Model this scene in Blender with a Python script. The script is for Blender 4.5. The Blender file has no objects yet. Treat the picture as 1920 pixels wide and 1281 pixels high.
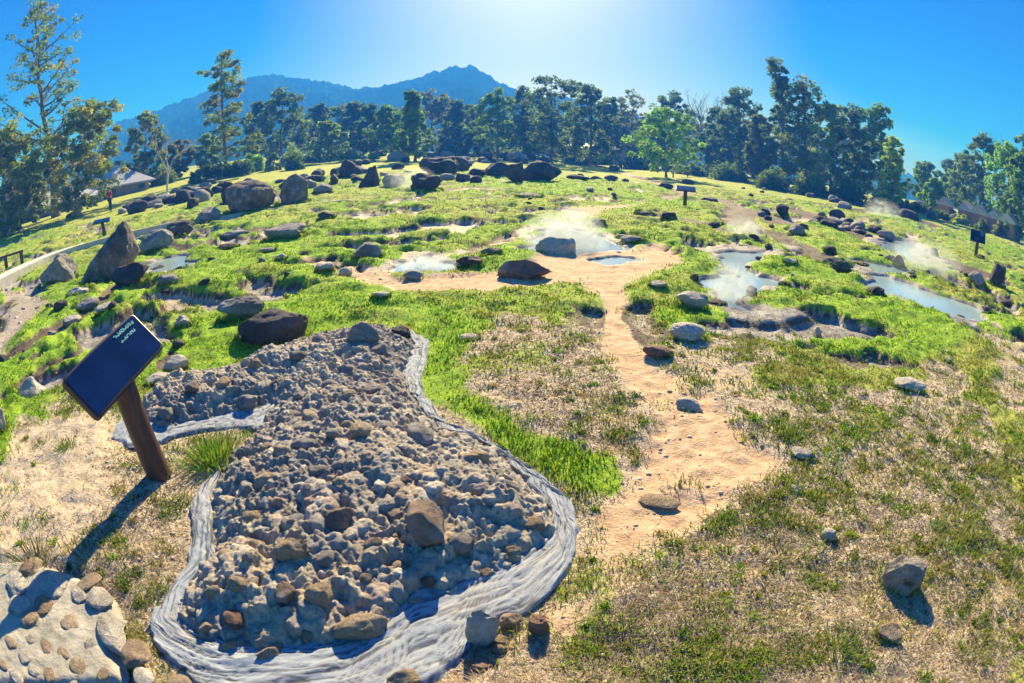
import bpy, bmesh, math, random
import numpy as np
from mathutils import Vector, Matrix
R_ = math.radians
SC = bpy.context.scene
COL = SC.collection

# ------------------------------------------------------------ camera, sky, sun, exposure
CAM_H, PITCH, ROLL, FPX = 1.7, R_(19.57), R_(0.2), 1000.0      # eye height, downward pitch, fisheye focal length (px of a 1920 px frame)
cd = bpy.data.cameras.new("camera"); cam = bpy.data.objects.new("camera", cd); COL.objects.link(cam)
cd.type = 'PANO'; cd.sensor_fit = 'HORIZONTAL'; cd.sensor_width = 36.0
for holder in (cd, getattr(cd, 'cycles', None)):
    try:
        holder.panorama_type = 'FISHEYE_EQUISOLID'; holder.fisheye_lens = 36.0*FPX/1920; holder.fisheye_fov = R_(200)
        break
    except Exception:
        pass
cam.location = (0, 0, CAM_H); cam.rotation_euler = (R_(90)-PITCH, 0, 0)
cam.rotation_euler = (Matrix.Rotation(R_(90)-PITCH, 4, 'X') @ Matrix.Rotation(ROLL, 4, 'Z')).to_euler()
cd.clip_start = 0.02; cd.clip_end = 8000
SC.camera = cam
SUN_EL, SUN_AZ = R_(33), R_(2)                                  # the sun stands ahead
w = bpy.data.worlds.new("World"); SC.world = w; w.use_nodes = True
nt = w.node_tree; bg = nt.nodes['Background']
sky = nt.nodes.new('ShaderNodeTexSky'); sky.sky_type = 'NISHITA'; sky.sun_disc = False
sky.sun_elevation = SUN_EL; sky.sun_rotation = SUN_AZ; sky.altitude = 300; sky.air_density = 1.0; sky.dust_density = 2.5; sky.ozone_density = 1.0
hsv = nt.nodes.new('ShaderNodeHueSaturation'); hsv.inputs['Saturation'].default_value = 1.55
tint = nt.nodes.new('ShaderNodeMix'); tint.data_type = 'RGBA'; tint.blend_type = 'MULTIPLY'; tint.inputs[0].default_value = 1; tint.inputs[7].default_value = (.57, .682, 1.31, 1)
nt.links.new(sky.outputs[0], tint.inputs[6]); nt.links.new(tint.outputs[2], hsv.inputs['Color']); nt.links.new(hsv.outputs[0], bg.inputs[0]); bg.inputs[1].default_value = 0.046
ld = bpy.data.lights.new("sun", 'SUN'); ld.energy = 4.8; ld.angle = R_(0.5); ld.color = (1.0, 0.93, 0.85)
sun = bpy.data.objects.new("sun", ld); COL.objects.link(sun)
sdir = Vector((math.sin(SUN_AZ)*math.cos(SUN_EL), math.cos(SUN_AZ)*math.cos(SUN_EL), math.sin(SUN_EL)))
sun.rotation_euler = sdir.to_track_quat('Z', 'Y').to_euler()
vs = SC.view_settings; vs.view_transform = 'Standard'; vs.look = 'None'; vs.gamma = 1; vs.use_curve_mapping = False
vs.exposure = 1.25
SC.render.engine = 'CYCLES'
cy = SC.cycles
cy.use_denoising = True; cy.max_bounces = 6; cy.volume_bounces = 1; cy.transparent_max_bounces = 12
cy.diffuse_bounces = 3; cy.glossy_bounces = 2; cy.transmission_bounces = 3
cy.volume_step_rate = 2.0; cy.volume_max_steps = 96

# ------------------------------------------------------------ noise
def _h(ix, iy, iz, seed):
    with np.errstate(over='ignore'):
        n = (ix.astype(np.int64)*374761393 + iy.astype(np.int64)*668265263 + iz.astype(np.int64)*2147483647 + seed*1274126177) & 0xffffffff
        n = ((n ^ (n >> 13))*1274126177) & 0xffffffff
        n = (n ^ (n >> 16)) & 0xffff
    return n.astype(np.float32)/65535.0
def vn3(p, seed=0):
    i = np.floor(p); f = (p-i).astype(np.float32); u = f*f*(3-2*f); i = i.astype(np.int64)
    r = 0
    for a in (0, 1):
        wx = u[:, 0] if a else 1-u[:, 0]
        for b in (0, 1):
            wy = u[:, 1] if b else 1-u[:, 1]
            for c in (0, 1):
                wz = u[:, 2] if c else 1-u[:, 2]
                r = r + wx*wy*wz*_h(i[:, 0]+a, i[:, 1]+b, i[:, 2]+c, seed)
    return r*2-1
def vn2(x, y, seed=0):
    ix = np.floor(x); iy = np.floor(y); fx = x-ix; fy = y-iy
    ux = fx*fx*(3-2*fx); uy = fy*fy*(3-2*fy); ix = ix.astype(np.int64); iy = iy.astype(np.int64); z = np.zeros_like(ix)
    a = _h(ix, iy, z, seed); b = _h(ix+1, iy, z, seed); c = _h(ix, iy+1, z, seed); d = _h(ix+1, iy+1, z, seed)
    return ((a*(1-ux)+b*ux)*(1-uy)+(c*(1-ux)+d*ux)*uy)*2-1
def fbm2(x, y, o=4, seed=0):
    r = 0; a = 1; s = 0
    for k in range(o):
        ca, sa = math.cos(.7*k), math.sin(.7*k)
        r = r + a*vn2((x*ca-y*sa)*2**k+k*7.3, (x*sa+y*ca)*2**k+k*3.1, seed+k); s += a; a *= .5
    return r/s*1.5
def fbm3(p, o=4, seed=0):
    r = 0; a = 1; s = 0
    for k in range(o):
        r = r + a*vn3(p*2**k+k*5.7, seed+k); s += a; a *= .5
    return r/s*1.5
def sst(a, b, x):
    t = np.clip((x-a)/(b-a), 0, 1); return t*t*(3-2*t)

# ------------------------------------------------------------ terrain and the view rays used to survey it
def tz(x, y):
    x = np.asarray(x, float); y = np.asarray(y, float)
    r = np.hypot(x, y); az = np.degrees(np.arctan2(x, y))
    g = np.interp(az, [-180, -100, -60, -25, 0, 11, 30, 45, 60, 100, 180], [.5, 1.5, 2.2, 2.1, 1.3, .45, .45, .8, 1.0, .8, .5])
    t = np.clip((r-15)/45, 0, 1.9)
    return g*t**1.25
def ray(px, py):
    dx = px-960; dy = 640.5-py
    c, s = math.cos(ROLL), math.sin(ROLL)
    dx, dy = dx*c-dy*s, dx*s+dy*c
    r = math.hypot(dx, dy); th = 2*math.asin(r/(2*FPX)); k = math.sin(th)/max(r, 1e-9)
    x, y, z = dx*k, dy*k, math.cos(th)
    return np.array([x, y*math.sin(PITCH)+z*math.cos(PITCH), y*math.cos(PITCH)-z*math.sin(PITCH)])
def at(px, py, h=0.0):
    """the place on the terrain (h above it) seen along one line of sight"""
    d = ray(px, py); t = 0.5; o = np.array([0, 0, CAM_H])
    prev = t
    while t < 160:
        p = o+d*t
        if p[2] < tz(p[0], p[1])+h: break
        prev = t; t *= 1.03
    else:
        return o+d*160/max(1e-6, math.hypot(d[0], d[1]))
    for _ in range(30):
        m = (prev+t)/2; p = o+d*m
        if p[2] < tz(p[0], p[1])+h: t = m
        else: prev = m
    return o+d*t
def el_az(px, py):
    d = ray(px, py); return math.asin(d[2]), math.atan2(d[0], d[1])
def poly(pts, h=0.0):
    return np.array([at(a, b, h)[:2] for a, b in pts])
def sd_poly(P, x, y):
    """signed distance, positive inside"""
    n = len(P); d2 = np.full(x.shape, 1e12); ins = np.zeros(x.shape, bool)
    for i in range(n):
        ax, ay = P[i]; bx, by = P[(i+1) % n]
        ex, ey = bx-ax, by-ay; wx, wy = x-ax, y-ay
        t = np.clip((wx*ex+wy*ey)/(ex*ex+ey*ey+1e-12), 0, 1)
        d2 = np.minimum(d2, (wx-ex*t)**2+(wy-ey*t)**2)
        cr = ((ay > y) != (by > y)) & (x < (bx-ax)*(y-ay)/(by-ay+1e-12)+ax)
        ins ^= cr
    d = np.sqrt(d2)
    return np.where(ins, d, -d)
def sd_line(P, x, y):
    d2 = np.full(x.shape, 1e12)
    for i in range(len(P)-1):
        ax, ay = P[i]; bx, by = P[i+1]
        ex, ey = bx-ax, by-ay; wx, wy = x-ax, y-ay
        t = np.clip((wx*ex+wy*ey)/(ex*ex+ey*ey+1e-12), 0, 1)
        d2 = np.minimum(d2, (wx-ex*t)**2+(wy-ey*t)**2)
    return np.sqrt(d2)

# ------------------------------------------------------------ object helpers
def tag(o, label=None, cat=None, group=None, kind=None):
    if label: o['label'] = label
    if cat: o['category'] = cat
    if group: o['group'] = group
    if kind: o['kind'] = kind
    return o
def mesh_np(name, v, faces=None, mat=None, parent=None, smooth=True, col=None, attrs=None, loops=None, starts=None, totals=None):
    """faces: (n,3) or (n,4) array; or explicit loops/starts/totals"""
    me = bpy.data.meshes.new(name)
    v = np.ascontiguousarray(v, np.float32)
    if loops is None:
        if isinstance(faces, list):
            totals = np.array([len(f) for f in faces], np.int32); loops = np.array([i for f in faces for i in f], np.int32)
        else:
            faces = np.asarray(faces, np.int32); totals = np.full(len(faces), faces.shape[1], np.int32); loops = faces.ravel()
        starts = np.concatenate([[0], np.cumsum(totals)[:-1]]).astype(np.int32)
    me.vertices.add(len(v)); me.vertices.foreach_set('co', v.ravel())
    me.loops.add(len(loops)); me.loops.foreach_set('vertex_index', np.ascontiguousarray(loops, np.int32))
    me.polygons.add(len(starts)); me.polygons.foreach_set('loop_start', np.ascontiguousarray(starts, np.int32))
    me.polygons.foreach_set('use_smooth', np.full(len(starts), bool(smooth)))
    me.update(calc_edges=True); me.validate()
    if col is not None: attrs = dict(attrs or {}, col=col)
    for k, a in (attrs or {}).items():
        at_ = me.attributes.new(k, 'FLOAT_COLOR', 'POINT')
        a = np.asarray(a, np.float32)
        if a.shape[1] == 3: a = np.concatenate([a, np.ones((len(a), 1), np.float32)], 1)
        at_.data.foreach_set('color', np.ascontiguousarray(a).ravel())
    if mat: me.materials.append(mat)
    o = bpy.data.objects.new(name, me); COL.objects.link(o)
    if parent: o.parent = parent
    return o
def empty(name, loc, label, cat, group=None, rz=0.0):
    o = bpy.data.objects.new(name, None); COL.objects.link(o); o.location = loc; o.rotation_euler = (0, 0, rz); o.empty_display_size = .2
    return tag(o, label, cat, group)
class MB:
    """collects boxes, tubes and sheets into one mesh"""
    def __init__(s): s.v = []; s.f = []; s.n = 0
    def add(s, v, f):
        v = np.asarray(v, float); s.v.append(v); s.f += [tuple(int(i)+s.n for i in q) for q in f]; s.n += len(v)
    def box(s, c, d, M=None):
        c = np.array(c, float); d = np.array(d, float)/2
        q = np.array([[a, b, e] for a in (-1, 1) for b in (-1, 1) for e in (-1, 1)])*d
        if M is not None: q = q @ np.array(M).T
        s.add(q+c, [(0, 1, 3, 2), (4, 6, 7, 5), (0, 4, 5, 1), (2, 3, 7, 6), (0, 2, 6, 4), (1, 5, 7, 3)])
    def tube(s, pts, rad, k=8, cap=True):
        pts = np.asarray(pts, float); n = len(pts); rad = np.broadcast_to(rad, (n,))
        V = []
        for i in range(n):
            t = pts[min(i+1, n-1)]-pts[max(i-1, 0)]; t = t/(np.linalg.norm(t)+1e-9)
            a = np.cross(t, [0.31, 0.95, 0.05] if abs(t[2]) > .5 else [0, 0, 1]); a /= np.linalg.norm(a)+1e-9; b = np.cross(t, a)
            for j in range(k):
                q = 2*math.pi*j/k; V.append(pts[i]+rad[i]*(math.cos(q)*a+math.sin(q)*b))
        F = [(i*k+j, i*k+(j+1) % k, (i+1)*k+(j+1) % k, (i+1)*k+j) for i in range(n-1) for j in range(k)]
        if cap: F += [tuple(range(k))[::-1], tuple((n-1)*k+j for j in range(k))]
        s.add(V, F)
    def build(s, name, mat, parent=None, smooth=False, col=None):
        return mesh_np(name, np.concatenate(s.v), s.f, mat, parent, smooth, col)
def bevel(o, wd=.01, seg=2):
    m = o.modifiers.new('bevel', 'BEVEL'); m.width = wd; m.segments = seg; m.limit_method = 'ANGLE'; return o

# ------------------------------------------------------------ materials
def mat(name):
    m = bpy.data.materials.new(name); m.use_nodes = True
    return m, m.node_tree, m.node_tree.nodes['Principled BSDF']
class N:
    def __init__(s, t): s.t = t
    def new(s, k, **kw):
        n = s.t.nodes.new(k)
        for a, b in kw.items(): setattr(n, a, b)
        return n
    def link(s, a, b): s.t.links.new(a, b)
    def noise(s, scale, detail=4, rough=.55, vec=None, dist=0):
        n = s.new('ShaderNodeTexNoise'); n.inputs['Scale'].default_value = scale; n.inputs['Detail'].default_value = detail; n.inputs['Roughness'].default_value = rough; n.inputs['Distortion'].default_value = dist
        if vec is not None: s.link(vec, n.inputs['Vector'])
        return n.outputs['Fac']
    def ramp(s, fac, stops):
        r = s.new('ShaderNodeValToRGB'); e = r.color_ramp.elements
        e[0].position, e[0].color = stops[0][0], (*stops[0][1], 1); e[1].position, e[1].color = stops[-1][0], (*stops[-1][1], 1)
        for p, c in stops[1:-1]:
            q = e.new(p); q.color = (*c, 1)
        s.link(fac, r.inputs[0]); return r.outputs[0]
    def mix(s, fac, a, b):
        m = s.new('ShaderNodeMix', data_type='RGBA')
        for v, i in ((fac, 0), (a, 6), (b, 7)):
            if isinstance(v, (int, float)): m.inputs[i].default_value = v
            elif isinstance(v, tuple): m.inputs[i].default_value = (*v, 1)
            else: s.link(v, m.inputs[i])
        return m.outputs[2]
    def math(s, op, a, b=0.0, clamp=False):
        m = s.new('ShaderNodeMath', operation=op, use_clamp=clamp)
        for v, i in ((a, 0), (b, 1)):
            if isinstance(v, (int, float)): m.inputs[i].default_value = v
            else: s.link(v, m.inputs[i])
        return m.outputs[0]
    def bump(s, h, strength=.5, dist=.02, normal=None):
        b = s.new('ShaderNodeBump'); b.inputs['Strength'].default_value = strength; b.inputs['Distance'].default_value = dist; s.link(h, b.inputs['Height'])
        if normal is not None: s.link(normal, b.inputs['Normal'])
        return b.outputs[0]
    def obj(s): return s.new('ShaderNodeTexCoord').outputs['Object']
    def pos(s): return s.new('ShaderNodeNewGeometry').outputs['Position']
    def attr(s, name):
        a = s.new('ShaderNodeAttribute'); a.attribute_name = name; return a.outputs['Color']

def rock_mat(name, base, dark, light, scale=6.0, lichen=None, rough=.85):
    m, t, b = mat(name); n = N(t); p = n.pos()
    c = n.ramp(n.noise(scale*.5, 6, .65, p, .6), [(.32, dark), (.5, base), (.68, light)])
    c = n.mix(n.math('MULTIPLY', n.math('SUBTRACT', n.noise(scale*7, 4, .7, p), .45), 2.2, True), c, tuple(x*.45 for x in base))
    if lichen: c = n.mix(n.math('MULTIPLY', n.math('SUBTRACT', n.noise(scale*1.3, 5, .6, p), .52), 9, True), c, lichen)
    n.link(c, b.inputs['Base Color']); b.inputs['Roughness'].default_value = rough
    n.link(n.bump(n.noise(scale*6, 8, .75, p), 1.0, .04, n.bump(n.noise(scale*1.8, 5, .6, p, .8), .9, .08)), b.inputs['Normal'])
    return m
RM = {
 'dark': rock_mat('rock_dark', (.065, .052, .058), (.028, .024, .03), (.13, .11, .11), 3),
 'brown': rock_mat('rock_brown', (.20, .135, .105), (.07, .05, .048), (.34, .25, .20), 3, (.29, .27, .25)),
 'grey': rock_mat('rock_grey', (.33, .30, .29), (.16, .14, .14), (.50, .46, .42), 5, (.24, .22, .22)),
 'pale': rock_mat('rock_pale', (.66, .59, .51), (.40, .35, .30), (.78, .73, .64), 6),
 'tan': rock_mat('rock_tan', (.55, .40, .26), (.32, .22, .14), (.68, .55, .40), 9),
 'red': rock_mat('rock_red', (.36, .20, .14), (.19, .11, .09), (.48, .31, .23), 9),
 'speckled': rock_mat('rock_speckled', (.52, .46, .40), (.30, .27, .25), (.68, .62, .54), 7, (.10, .095, .10)),
 'moss': rock_mat('rock_moss', (.12, .11, .08), (.05, .05, .05), (.22, .20, .17), 4, (.14, .22, .04)),
}
def leaf_mat(name):
    m, t, b = mat(name); n = N(t); c = n.attr('col')
    t.nodes.remove(b); out = t.nodes['Material Output']
    d = n.new('ShaderNodeBsdfDiffuse'); tr = n.new('ShaderNodeBsdfTranslucent'); g = n.new('ShaderNodeBsdfGlossy'); g.inputs['Roughness'].default_value = .45
    n.link(c, d.inputs[0]); n.link(n.mix(.35, c, (.30, .42, .03)), tr.inputs[0])
    a = n.new('ShaderNodeMixShader'); a.inputs[0].default_value = .55; n.link(d.outputs[0], a.inputs[1]); n.link(tr.outputs[0], a.inputs[2])
    a2 = n.new('ShaderNodeMixShader'); a2.inputs[0].default_value = .04; n.link(a.outputs[0], a2.inputs[1]); n.link(g.outputs[0], a2.inputs[2])
    n.link(a2.outputs[0], out.inputs[0]); return m
LEAF = leaf_mat('leaves')
def grass_mat():
    m, t, b = mat('grass_blades'); n = N(t); c = n.attr('col')
    t.nodes.remove(b); out = t.nodes['Material Output']
    d = n.new('ShaderNodeBsdfDiffuse'); tr = n.new('ShaderNodeBsdfTranslucent')
    n.link(c, d.inputs[0]); n.link(c, tr.inputs[0])
    a = n.new('ShaderNodeMixShader'); a.inputs[0].default_value = .4; n.link(d.outputs[0], a.inputs[1]); n.link(tr.outputs[0], a.inputs[2])
    n.link(a.outputs[0], out.inputs[0]); return m
GRASS = grass_mat()
def simple(name, col, rough=.7, var=.25, scale=8, bump=.3, metal=0.0):
    m, t, b = mat(name); n = N(t); p = n.pos()
    c = n.ramp(n.noise(scale, 5, .6, p), [(.3, tuple(x*(1-var) for x in col)), (.7, tuple(min(1, x*(1+var)) for x in col))])
    n.link(c, b.inputs['Base Color']); b.inputs['Roughness'].default_value = rough; b.inputs['Metallic'].default_value = metal
    if bump: n.link(n.bump(n.noise(scale*6, 5, .6, p), bump, .01), b.inputs['Normal'])
    return m
BARK = simple('bark', (.16, .12, .09), .9, .35, 3, .6)
PALEBARK = simple('pale_bark', (.55, .48, .42), .9, .25, 3, .4)

# ------------------------------------------------------------ ground zones (surveyed outlines on the ground)
BED = poly([(600,622),(680,605),(740,610),(772,640),(757,690),(767,730),(802,772),(830,800),(870,802),(930,836),(990,896),(1040,946),(1036,985),(1000,1012),(950,1047),(860,1077),(780,1092),(740,1127),(690,1167),(620,1182),(540,1182),(490,1202),(430,1192),(370,1172),(330,1142),(340,1102),(390,1042),(402,1010),(395,960),(402,900),(440,835),(480,802),(515,752),(505,738),(470,757),(400,767),(330,782),(300,792),(275,772),(268,742),(298,705),(370,692),(440,682),(470,660),(540,642)], .03)
Z_PATH = poly([(600,478),(690,520),(760,545),(900,548),(1125,532),(1140,560),(1132,620),(1150,700),(1186,790),(1172,850),(1120,930),(1085,965),(1090,1005),(1040,1100),(1000,1180),(1060,1210),(1110,1100),(1180,1025),(1290,965),(1370,905),(1480,845),(1400,785),(1300,735),(1235,680),(1195,600),(1200,540),(1245,500),(1262,478),(1240,458),(1150,466),(1000,468),(950,500),(870,512),(745,520),(650,492)])
Z_PATH2 = poly([(1250,680),(1300,640),(1420,640),(1480,690),(1430,760),(1330,740)])
Z_TRAIL = poly([(1075,412),(1100,398),(1135,388),(1195,384),(1190,390),(1150,396),(1120,410),(1090,416)])
Z_DRY1 = poly([(880,655),(960,605),(1060,600),(1130,610),(1150,690),(1184,790),(1165,845),(1080,830),(1000,795),(930,745),(905,700),(860,690)])
Z_LUSH = poly([(760,600),(860,600),(905,640),(900,690),(880,730),(930,765),(1010,805),(1085,835),(1140,850),(1140,930),(1100,950),(1050,900),(985,850),(940,815),(870,780),(828,740),(815,700),(825,650)])
Z_DRYR = poly([(1185,605),(1240,690),(1300,640),(1420,625),(1520,650),(1580,690),(1700,670),(1820,625),(1919,640),(1919,1280),(1700,1280),(1300,1280),(1000,1280),(1020,1120),(1090,1000),(1200,1010),(1300,960),(1480,845),(1400,780),(1290,730),(1220,680)])
Z_SOIL = poly([(0,800),(60,790),(180,755),(225,800),(215,870),(250,920),(160,1000),(130,1060),(60,1050),(0,1055)])
Z_LEFTDRY = poly([(60,770),(180,700),(260,740),(210,790),(220,850),(330,830),(440,830),(400,890),(350,930),(340,1050),(270,1150),(200,1110),(130,1070),(250,920),(200,860),(160,780)])
Z_GRAV = poly([(0,545),(70,545),(110,560),(70,600),(30,650),(0,660)])
Z_LAWN = np.array([[-20,21],[-38,24],[-60,30],[-70,50],[-40,75],[0,88],[20,80],[0,60],[-8,47],[-15,40],[-24,33],[-17,26.5]])
Z_SIDE = poly([(880,1150),(1000,1125),(1060,1180),(1010,1280),(680,1280),(760,1240),(850,1200)])
PONDS = [poly(q) for q in (
 [(728,492),(760,482),(830,479),(868,486),(876,497),(850,507),(780,509),(740,504)],
 [(952,470),(985,448),(1010,433),(1040,422),(1085,428),(1125,443),(1170,455),(1165,468),(1100,473),(1085,478),(1000,474)],
 [(1345,480),(1368,468),(1410,463),(1445,458),(1415,487),(1387,487),(1386,500),(1400,510),(1455,519),(1444,533),(1412,532),(1405,560),(1385,576),(1336,572),(1318,545),(1326,520),(1358,506)],
 [(1630,512),(1660,516),(1720,536),(1790,561),(1862,586),(1874,610),(1830,604),(1760,583),(1690,563),(1645,546)],
 [(1655,455),(1700,448),(1735,462),(1742,480),(1715,492),(1692,482),(1668,470)],
 [(1595,486),(1640,492),(1694,502),(1694,515),(1640,510)],
 [(262,495),(330,478),(375,488),(345,502),(290,513)],
 [(1126,487),(1160,480),(1192,482),(1180,492),(1145,496)])]
PALE_LINES = [(poly([(1165,326),(1210,338),(1250,352),(1290,365),(1340,372),(1400,392),(1470,420)]), .9),
              (poly([(1230,372),(1300,362),(1330,366)]), .8), (poly([(1480,392),(1540,408),(1600,430),(1700,470),(1800,500)]), 1.3),
              (poly([(1380,385),(1400,420),(1440,440),(1500,470),(1580,480)]), .6),
              (poly([(640,388),(760,378),(900,372),(1000,372)]), .5), (poly([(840,360),(900,352),(950,356)]), .7),
              (poly([(860,470),(940,440),(1000,425)]), .35), (poly([(1270,405),(1330,418),(1390,440)]), .4),
              (poly([(260,470),(340,470),(400,450),(500,428)]), .5), (poly([(470,412),(520,405)]), .35),
              (poly([(30,660),(110,620),(190,570),(260,520)]), .35), (poly([(40,700),(150,660),(250,610)]), .16), (poly([(1600,395),(1680,400),(1740,420)]), 1.2)]
PATHL = poly([(-60,560),(0,527),(90,484),(180,456),(330,421),(420,403),(560,384),(700,368)])
MORT = []
MORT.append((poly([(760,615),(775,640),(755,690),(765,730),(800,775),(832,798),(868,802),(930,836),(990,896),(1036,945),(1034,985),(1000,1012),(950,1045),(860,1075),(780,1090),(740,1125),(692,1165),(620,1182),(540,1184),(490,1200),(430,1195),(372,1178),(332,1150),(338,1128)]),
             poly([(770,612),(808,632),(800,670),(790,700),(800,735),(826,775),(855,792),(890,806),(952,842),(1022,892),(1075,938),(1093,985),(1080,1045),(1030,1105),(990,1140),(930,1155),(890,1205),(850,1250),(760,1290),(640,1300),(560,1300),(450,1300),(360,1285),(310,1235),(270,1168),(286,1128)])))
MORT.append((poly([(335,1142),(345,1095),(392,1040),(400,1012),(392,965),(402,900),(412,880)]),
             poly([(268,1165),(300,1115),(345,1050),(352,1005),(350,940),(375,900),(405,874)])))
MORT.append((poly([(520,735),(500,748),(440,762),(380,775),(320,790),(260,770),(225,780)]),
             poly([(512,775),(485,800),(440,796),(380,800),(325,812),(262,838),(205,815)])))
MORT_P = [np.vstack([a, b[::-1]]) for a, b in MORT]
LEDGE = poly([(-60,1060),(40,1052),(125,1072),(190,1105),(232,1160),(205,1180),(218,1225),(236,1285),(-60,1285)])
def paved(x, y):
    d = np.full(x.shape, -9.0); k = np.hypot(x, y) < 7
    for P in MORT_P+[LEDGE]: d[k] = np.maximum(d[k], sd_poly(P, x[k], y[k]))
    return d
def zones(x, y):
    r = np.hypot(x, y)
    wa = np.minimum(.04*r+.05, .8)
    xw = x+wa*fbm2(x/(.08*r+.35), y/(.08*r+.35), 3, 11); yw = y+wa*fbm2(x/(.08*r+.35), y/(.08*r+.35), 3, 23)
    def m(P, soft=.09): return sst(-1, 1, sd_poly(P, xw, yw)/(soft*(.4+.35*r)))
    n1 = fbm2(x*.55, y*.55, 4, 3); n2 = fbm2(x*1.7, y*1.7, 4, 5); n3 = fbm2(x*.16, y*.16, 3, 9)
    plate = sst(-.32, -.06, n1*.7+n2*.42+.12*n3)                       # turf cushions, cut by bare runnels
    green = plate*1.0; dry = .12+.40*sst(-.1, .4, n3)+.45*sst(.05, .5, fbm2(x*.9, y*.9, 4, 37)); sand = 0.05*(1-plate); wet = (1-plate)*(.35+.6*sst(-.5, .2, fbm2(x*.3, y*.3, 3, 31))); grav = np.zeros_like(x); lawn = np.zeros_like(x)
    nb = 1-sst(3.2, 4.6, r); green = green*(1-nb)+nb*.15*sst(.1, .5, n2); dry = dry*(1-nb)+nb*.75; sand = sand*(1-nb)+nb*.35
    mid = sst(4, 6, r); plate = plate*mid+(1-mid); wet = wet*mid
    def put(M, g, d, s, w_, gr, p=1.0, l=None):
        nonlocal green, dry, sand, wet, grav, plate, lawn
        green = green*(1-M)+g*M; dry = dry*(1-M)+d*M; sand = sand*(1-M)+s*M; wet = wet*(1-M)+w_*M; grav = grav*(1-M)+gr*M; plate = plate*(1-M)+p*M
        lawn = lawn*(1-M)+(0 if l is None else l)*M
    far = sst(36, 55, r); put(far*.75, .75, .5, .1, .0, .0, .9, .7)
    put(m(Z_LAWN), .85, .45, .15, 0, 0, .9, 1.0)
    tuft = sst(.05, .45, fbm2(x*1.3, y*1.3, 4, 41)+.35*sst(3, 6, r))
    put(m(Z_DRYR), .22+tuft*.6, .85, .15*sst(.1, .5, fbm2(x*.9, y*.9, 3, 43)), 0, 0)
    put(m(Z_DRY1), sst(.15, .5, fbm2(x*1.6, y*1.6, 4, 44))*.6, .95, .05, 0, 0)
    put(m(Z_LEFTDRY), sst(.2, .6, n2)*.35, .85, .15, 0, .25)
    put(m(Z_LUSH), 1.0, .05, .0, 0, 0)
    put(m(Z_SOIL), .0, .10, .0, 0, .12)
    put(m(Z_GRAV), .0, .2, .1, 0, 1.0)
    put(m(Z_SIDE), .1*tuft, .5, .6, 0, .5)
    dp = sd_poly(Z_PATH, xw, yw)+.06*sst(3.5, 5.5, r)-.05*sst(-.2, .5, n2); pm = np.maximum(sst(-1, 1, dp/(.08*(.4+.35*r))), m(Z_PATH2)*.5*sst(-.1, .4, n2)); pm = pm*(1-(1-sst(2.6, 4.4, r))*(1-sst(-.60, .0, fbm2(x*1.1+5, y*1.1, 4, 47)))); put(pm, .0, .10*sst(.1, .6, n2), 1.0, 0, .08)
    put(m(Z_TRAIL), 0, .1, 1, 0, 0)
    for L, wd in PALE_LINES:
        d = sd_line(L, xw, yw); put((1-sst(wd*.4, wd*1.15, d))*.85, .08, .2, .1, .6, .30, .4)
    pond = np.full(x.shape, -9.0)
    for P in PONDS:
        ok = (np.abs(x-P[:, 0].mean()) < 9) & (np.abs(y-P[:, 1].mean()) < 9)
        if ok.any(): pond[ok] = np.maximum(pond[ok], sd_poly(P, xw[ok]*.5+x[ok]*.5, yw[ok]*.5+y[ok]*.5)+.26*fbm2(x[ok]*1.5, y[ok]*2.2, 3, 49)-.04)
    shore = sst(-.26, -.04, pond+.10*n2); put(shore*.85, .15, .15, .12, .85, .30, 1.0); plate = np.maximum(plate, sst(-.75, -.45, pond))
    return green, dry, sand, wet, grav, plate, lawn, pond, pm
def relief(x, y, Z=None):
    """height of the ground above the smooth terrain"""
    green, dry, sand, wet, grav, plate, lawn, pond, pm = Z if Z is not None else zones(x, y)
    r = np.hypot(x, y)
    am = sst(3.0, 8, r)*(1-sst(45, 80, r))
    h = .15*(plate-1)*am*(1-.6*lawn)
    cush = np.abs(fbm2(x*2.3, y*2.3, 3, 51))
    cush2 = np.abs(fbm2(x*.9+3, y*1.3, 3, 58)); h = h+green*(.05*cush+.11*cush2*am)*(am*.8+.2)*(1-.75*lawn)+.02*fbm2(x*3, y*3, 3, 53)*(1-.5*am)
    h = h-.03*pm+.012*fbm2(x*9, y*9, 3, 55)*(1-sst(8, 20, r))
    h = h*(1-.7*sst(-.5, -.1, pond))-.16*sst(-.12, .10, pond)
    h = h+sst(45, 90, r)*.5*fbm2(x*.06, y*.06, 3, 57)
    near = r < 9
    if near.any():
        M = np.zeros_like(x); M[near] = sst(-.55, -.30, sd_poly(BED, x[near], y[near])); h = h*(1-M)-.035*M; M2 = np.zeros_like(x); M2[near] = sst(-.14, -.02, paved(x[near], y[near])); h = h*(1-M2)-.05*M2
    return h
def gz(x, y):
    X = np.array([x], float); Y = np.array([y], float)
    return float(tz(X, Y)[0]+relief(X, Y)[0])
def on(px, py):
    p = at(px, py); return np.array([p[0], p[1], gz(p[0], p[1])])

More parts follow.
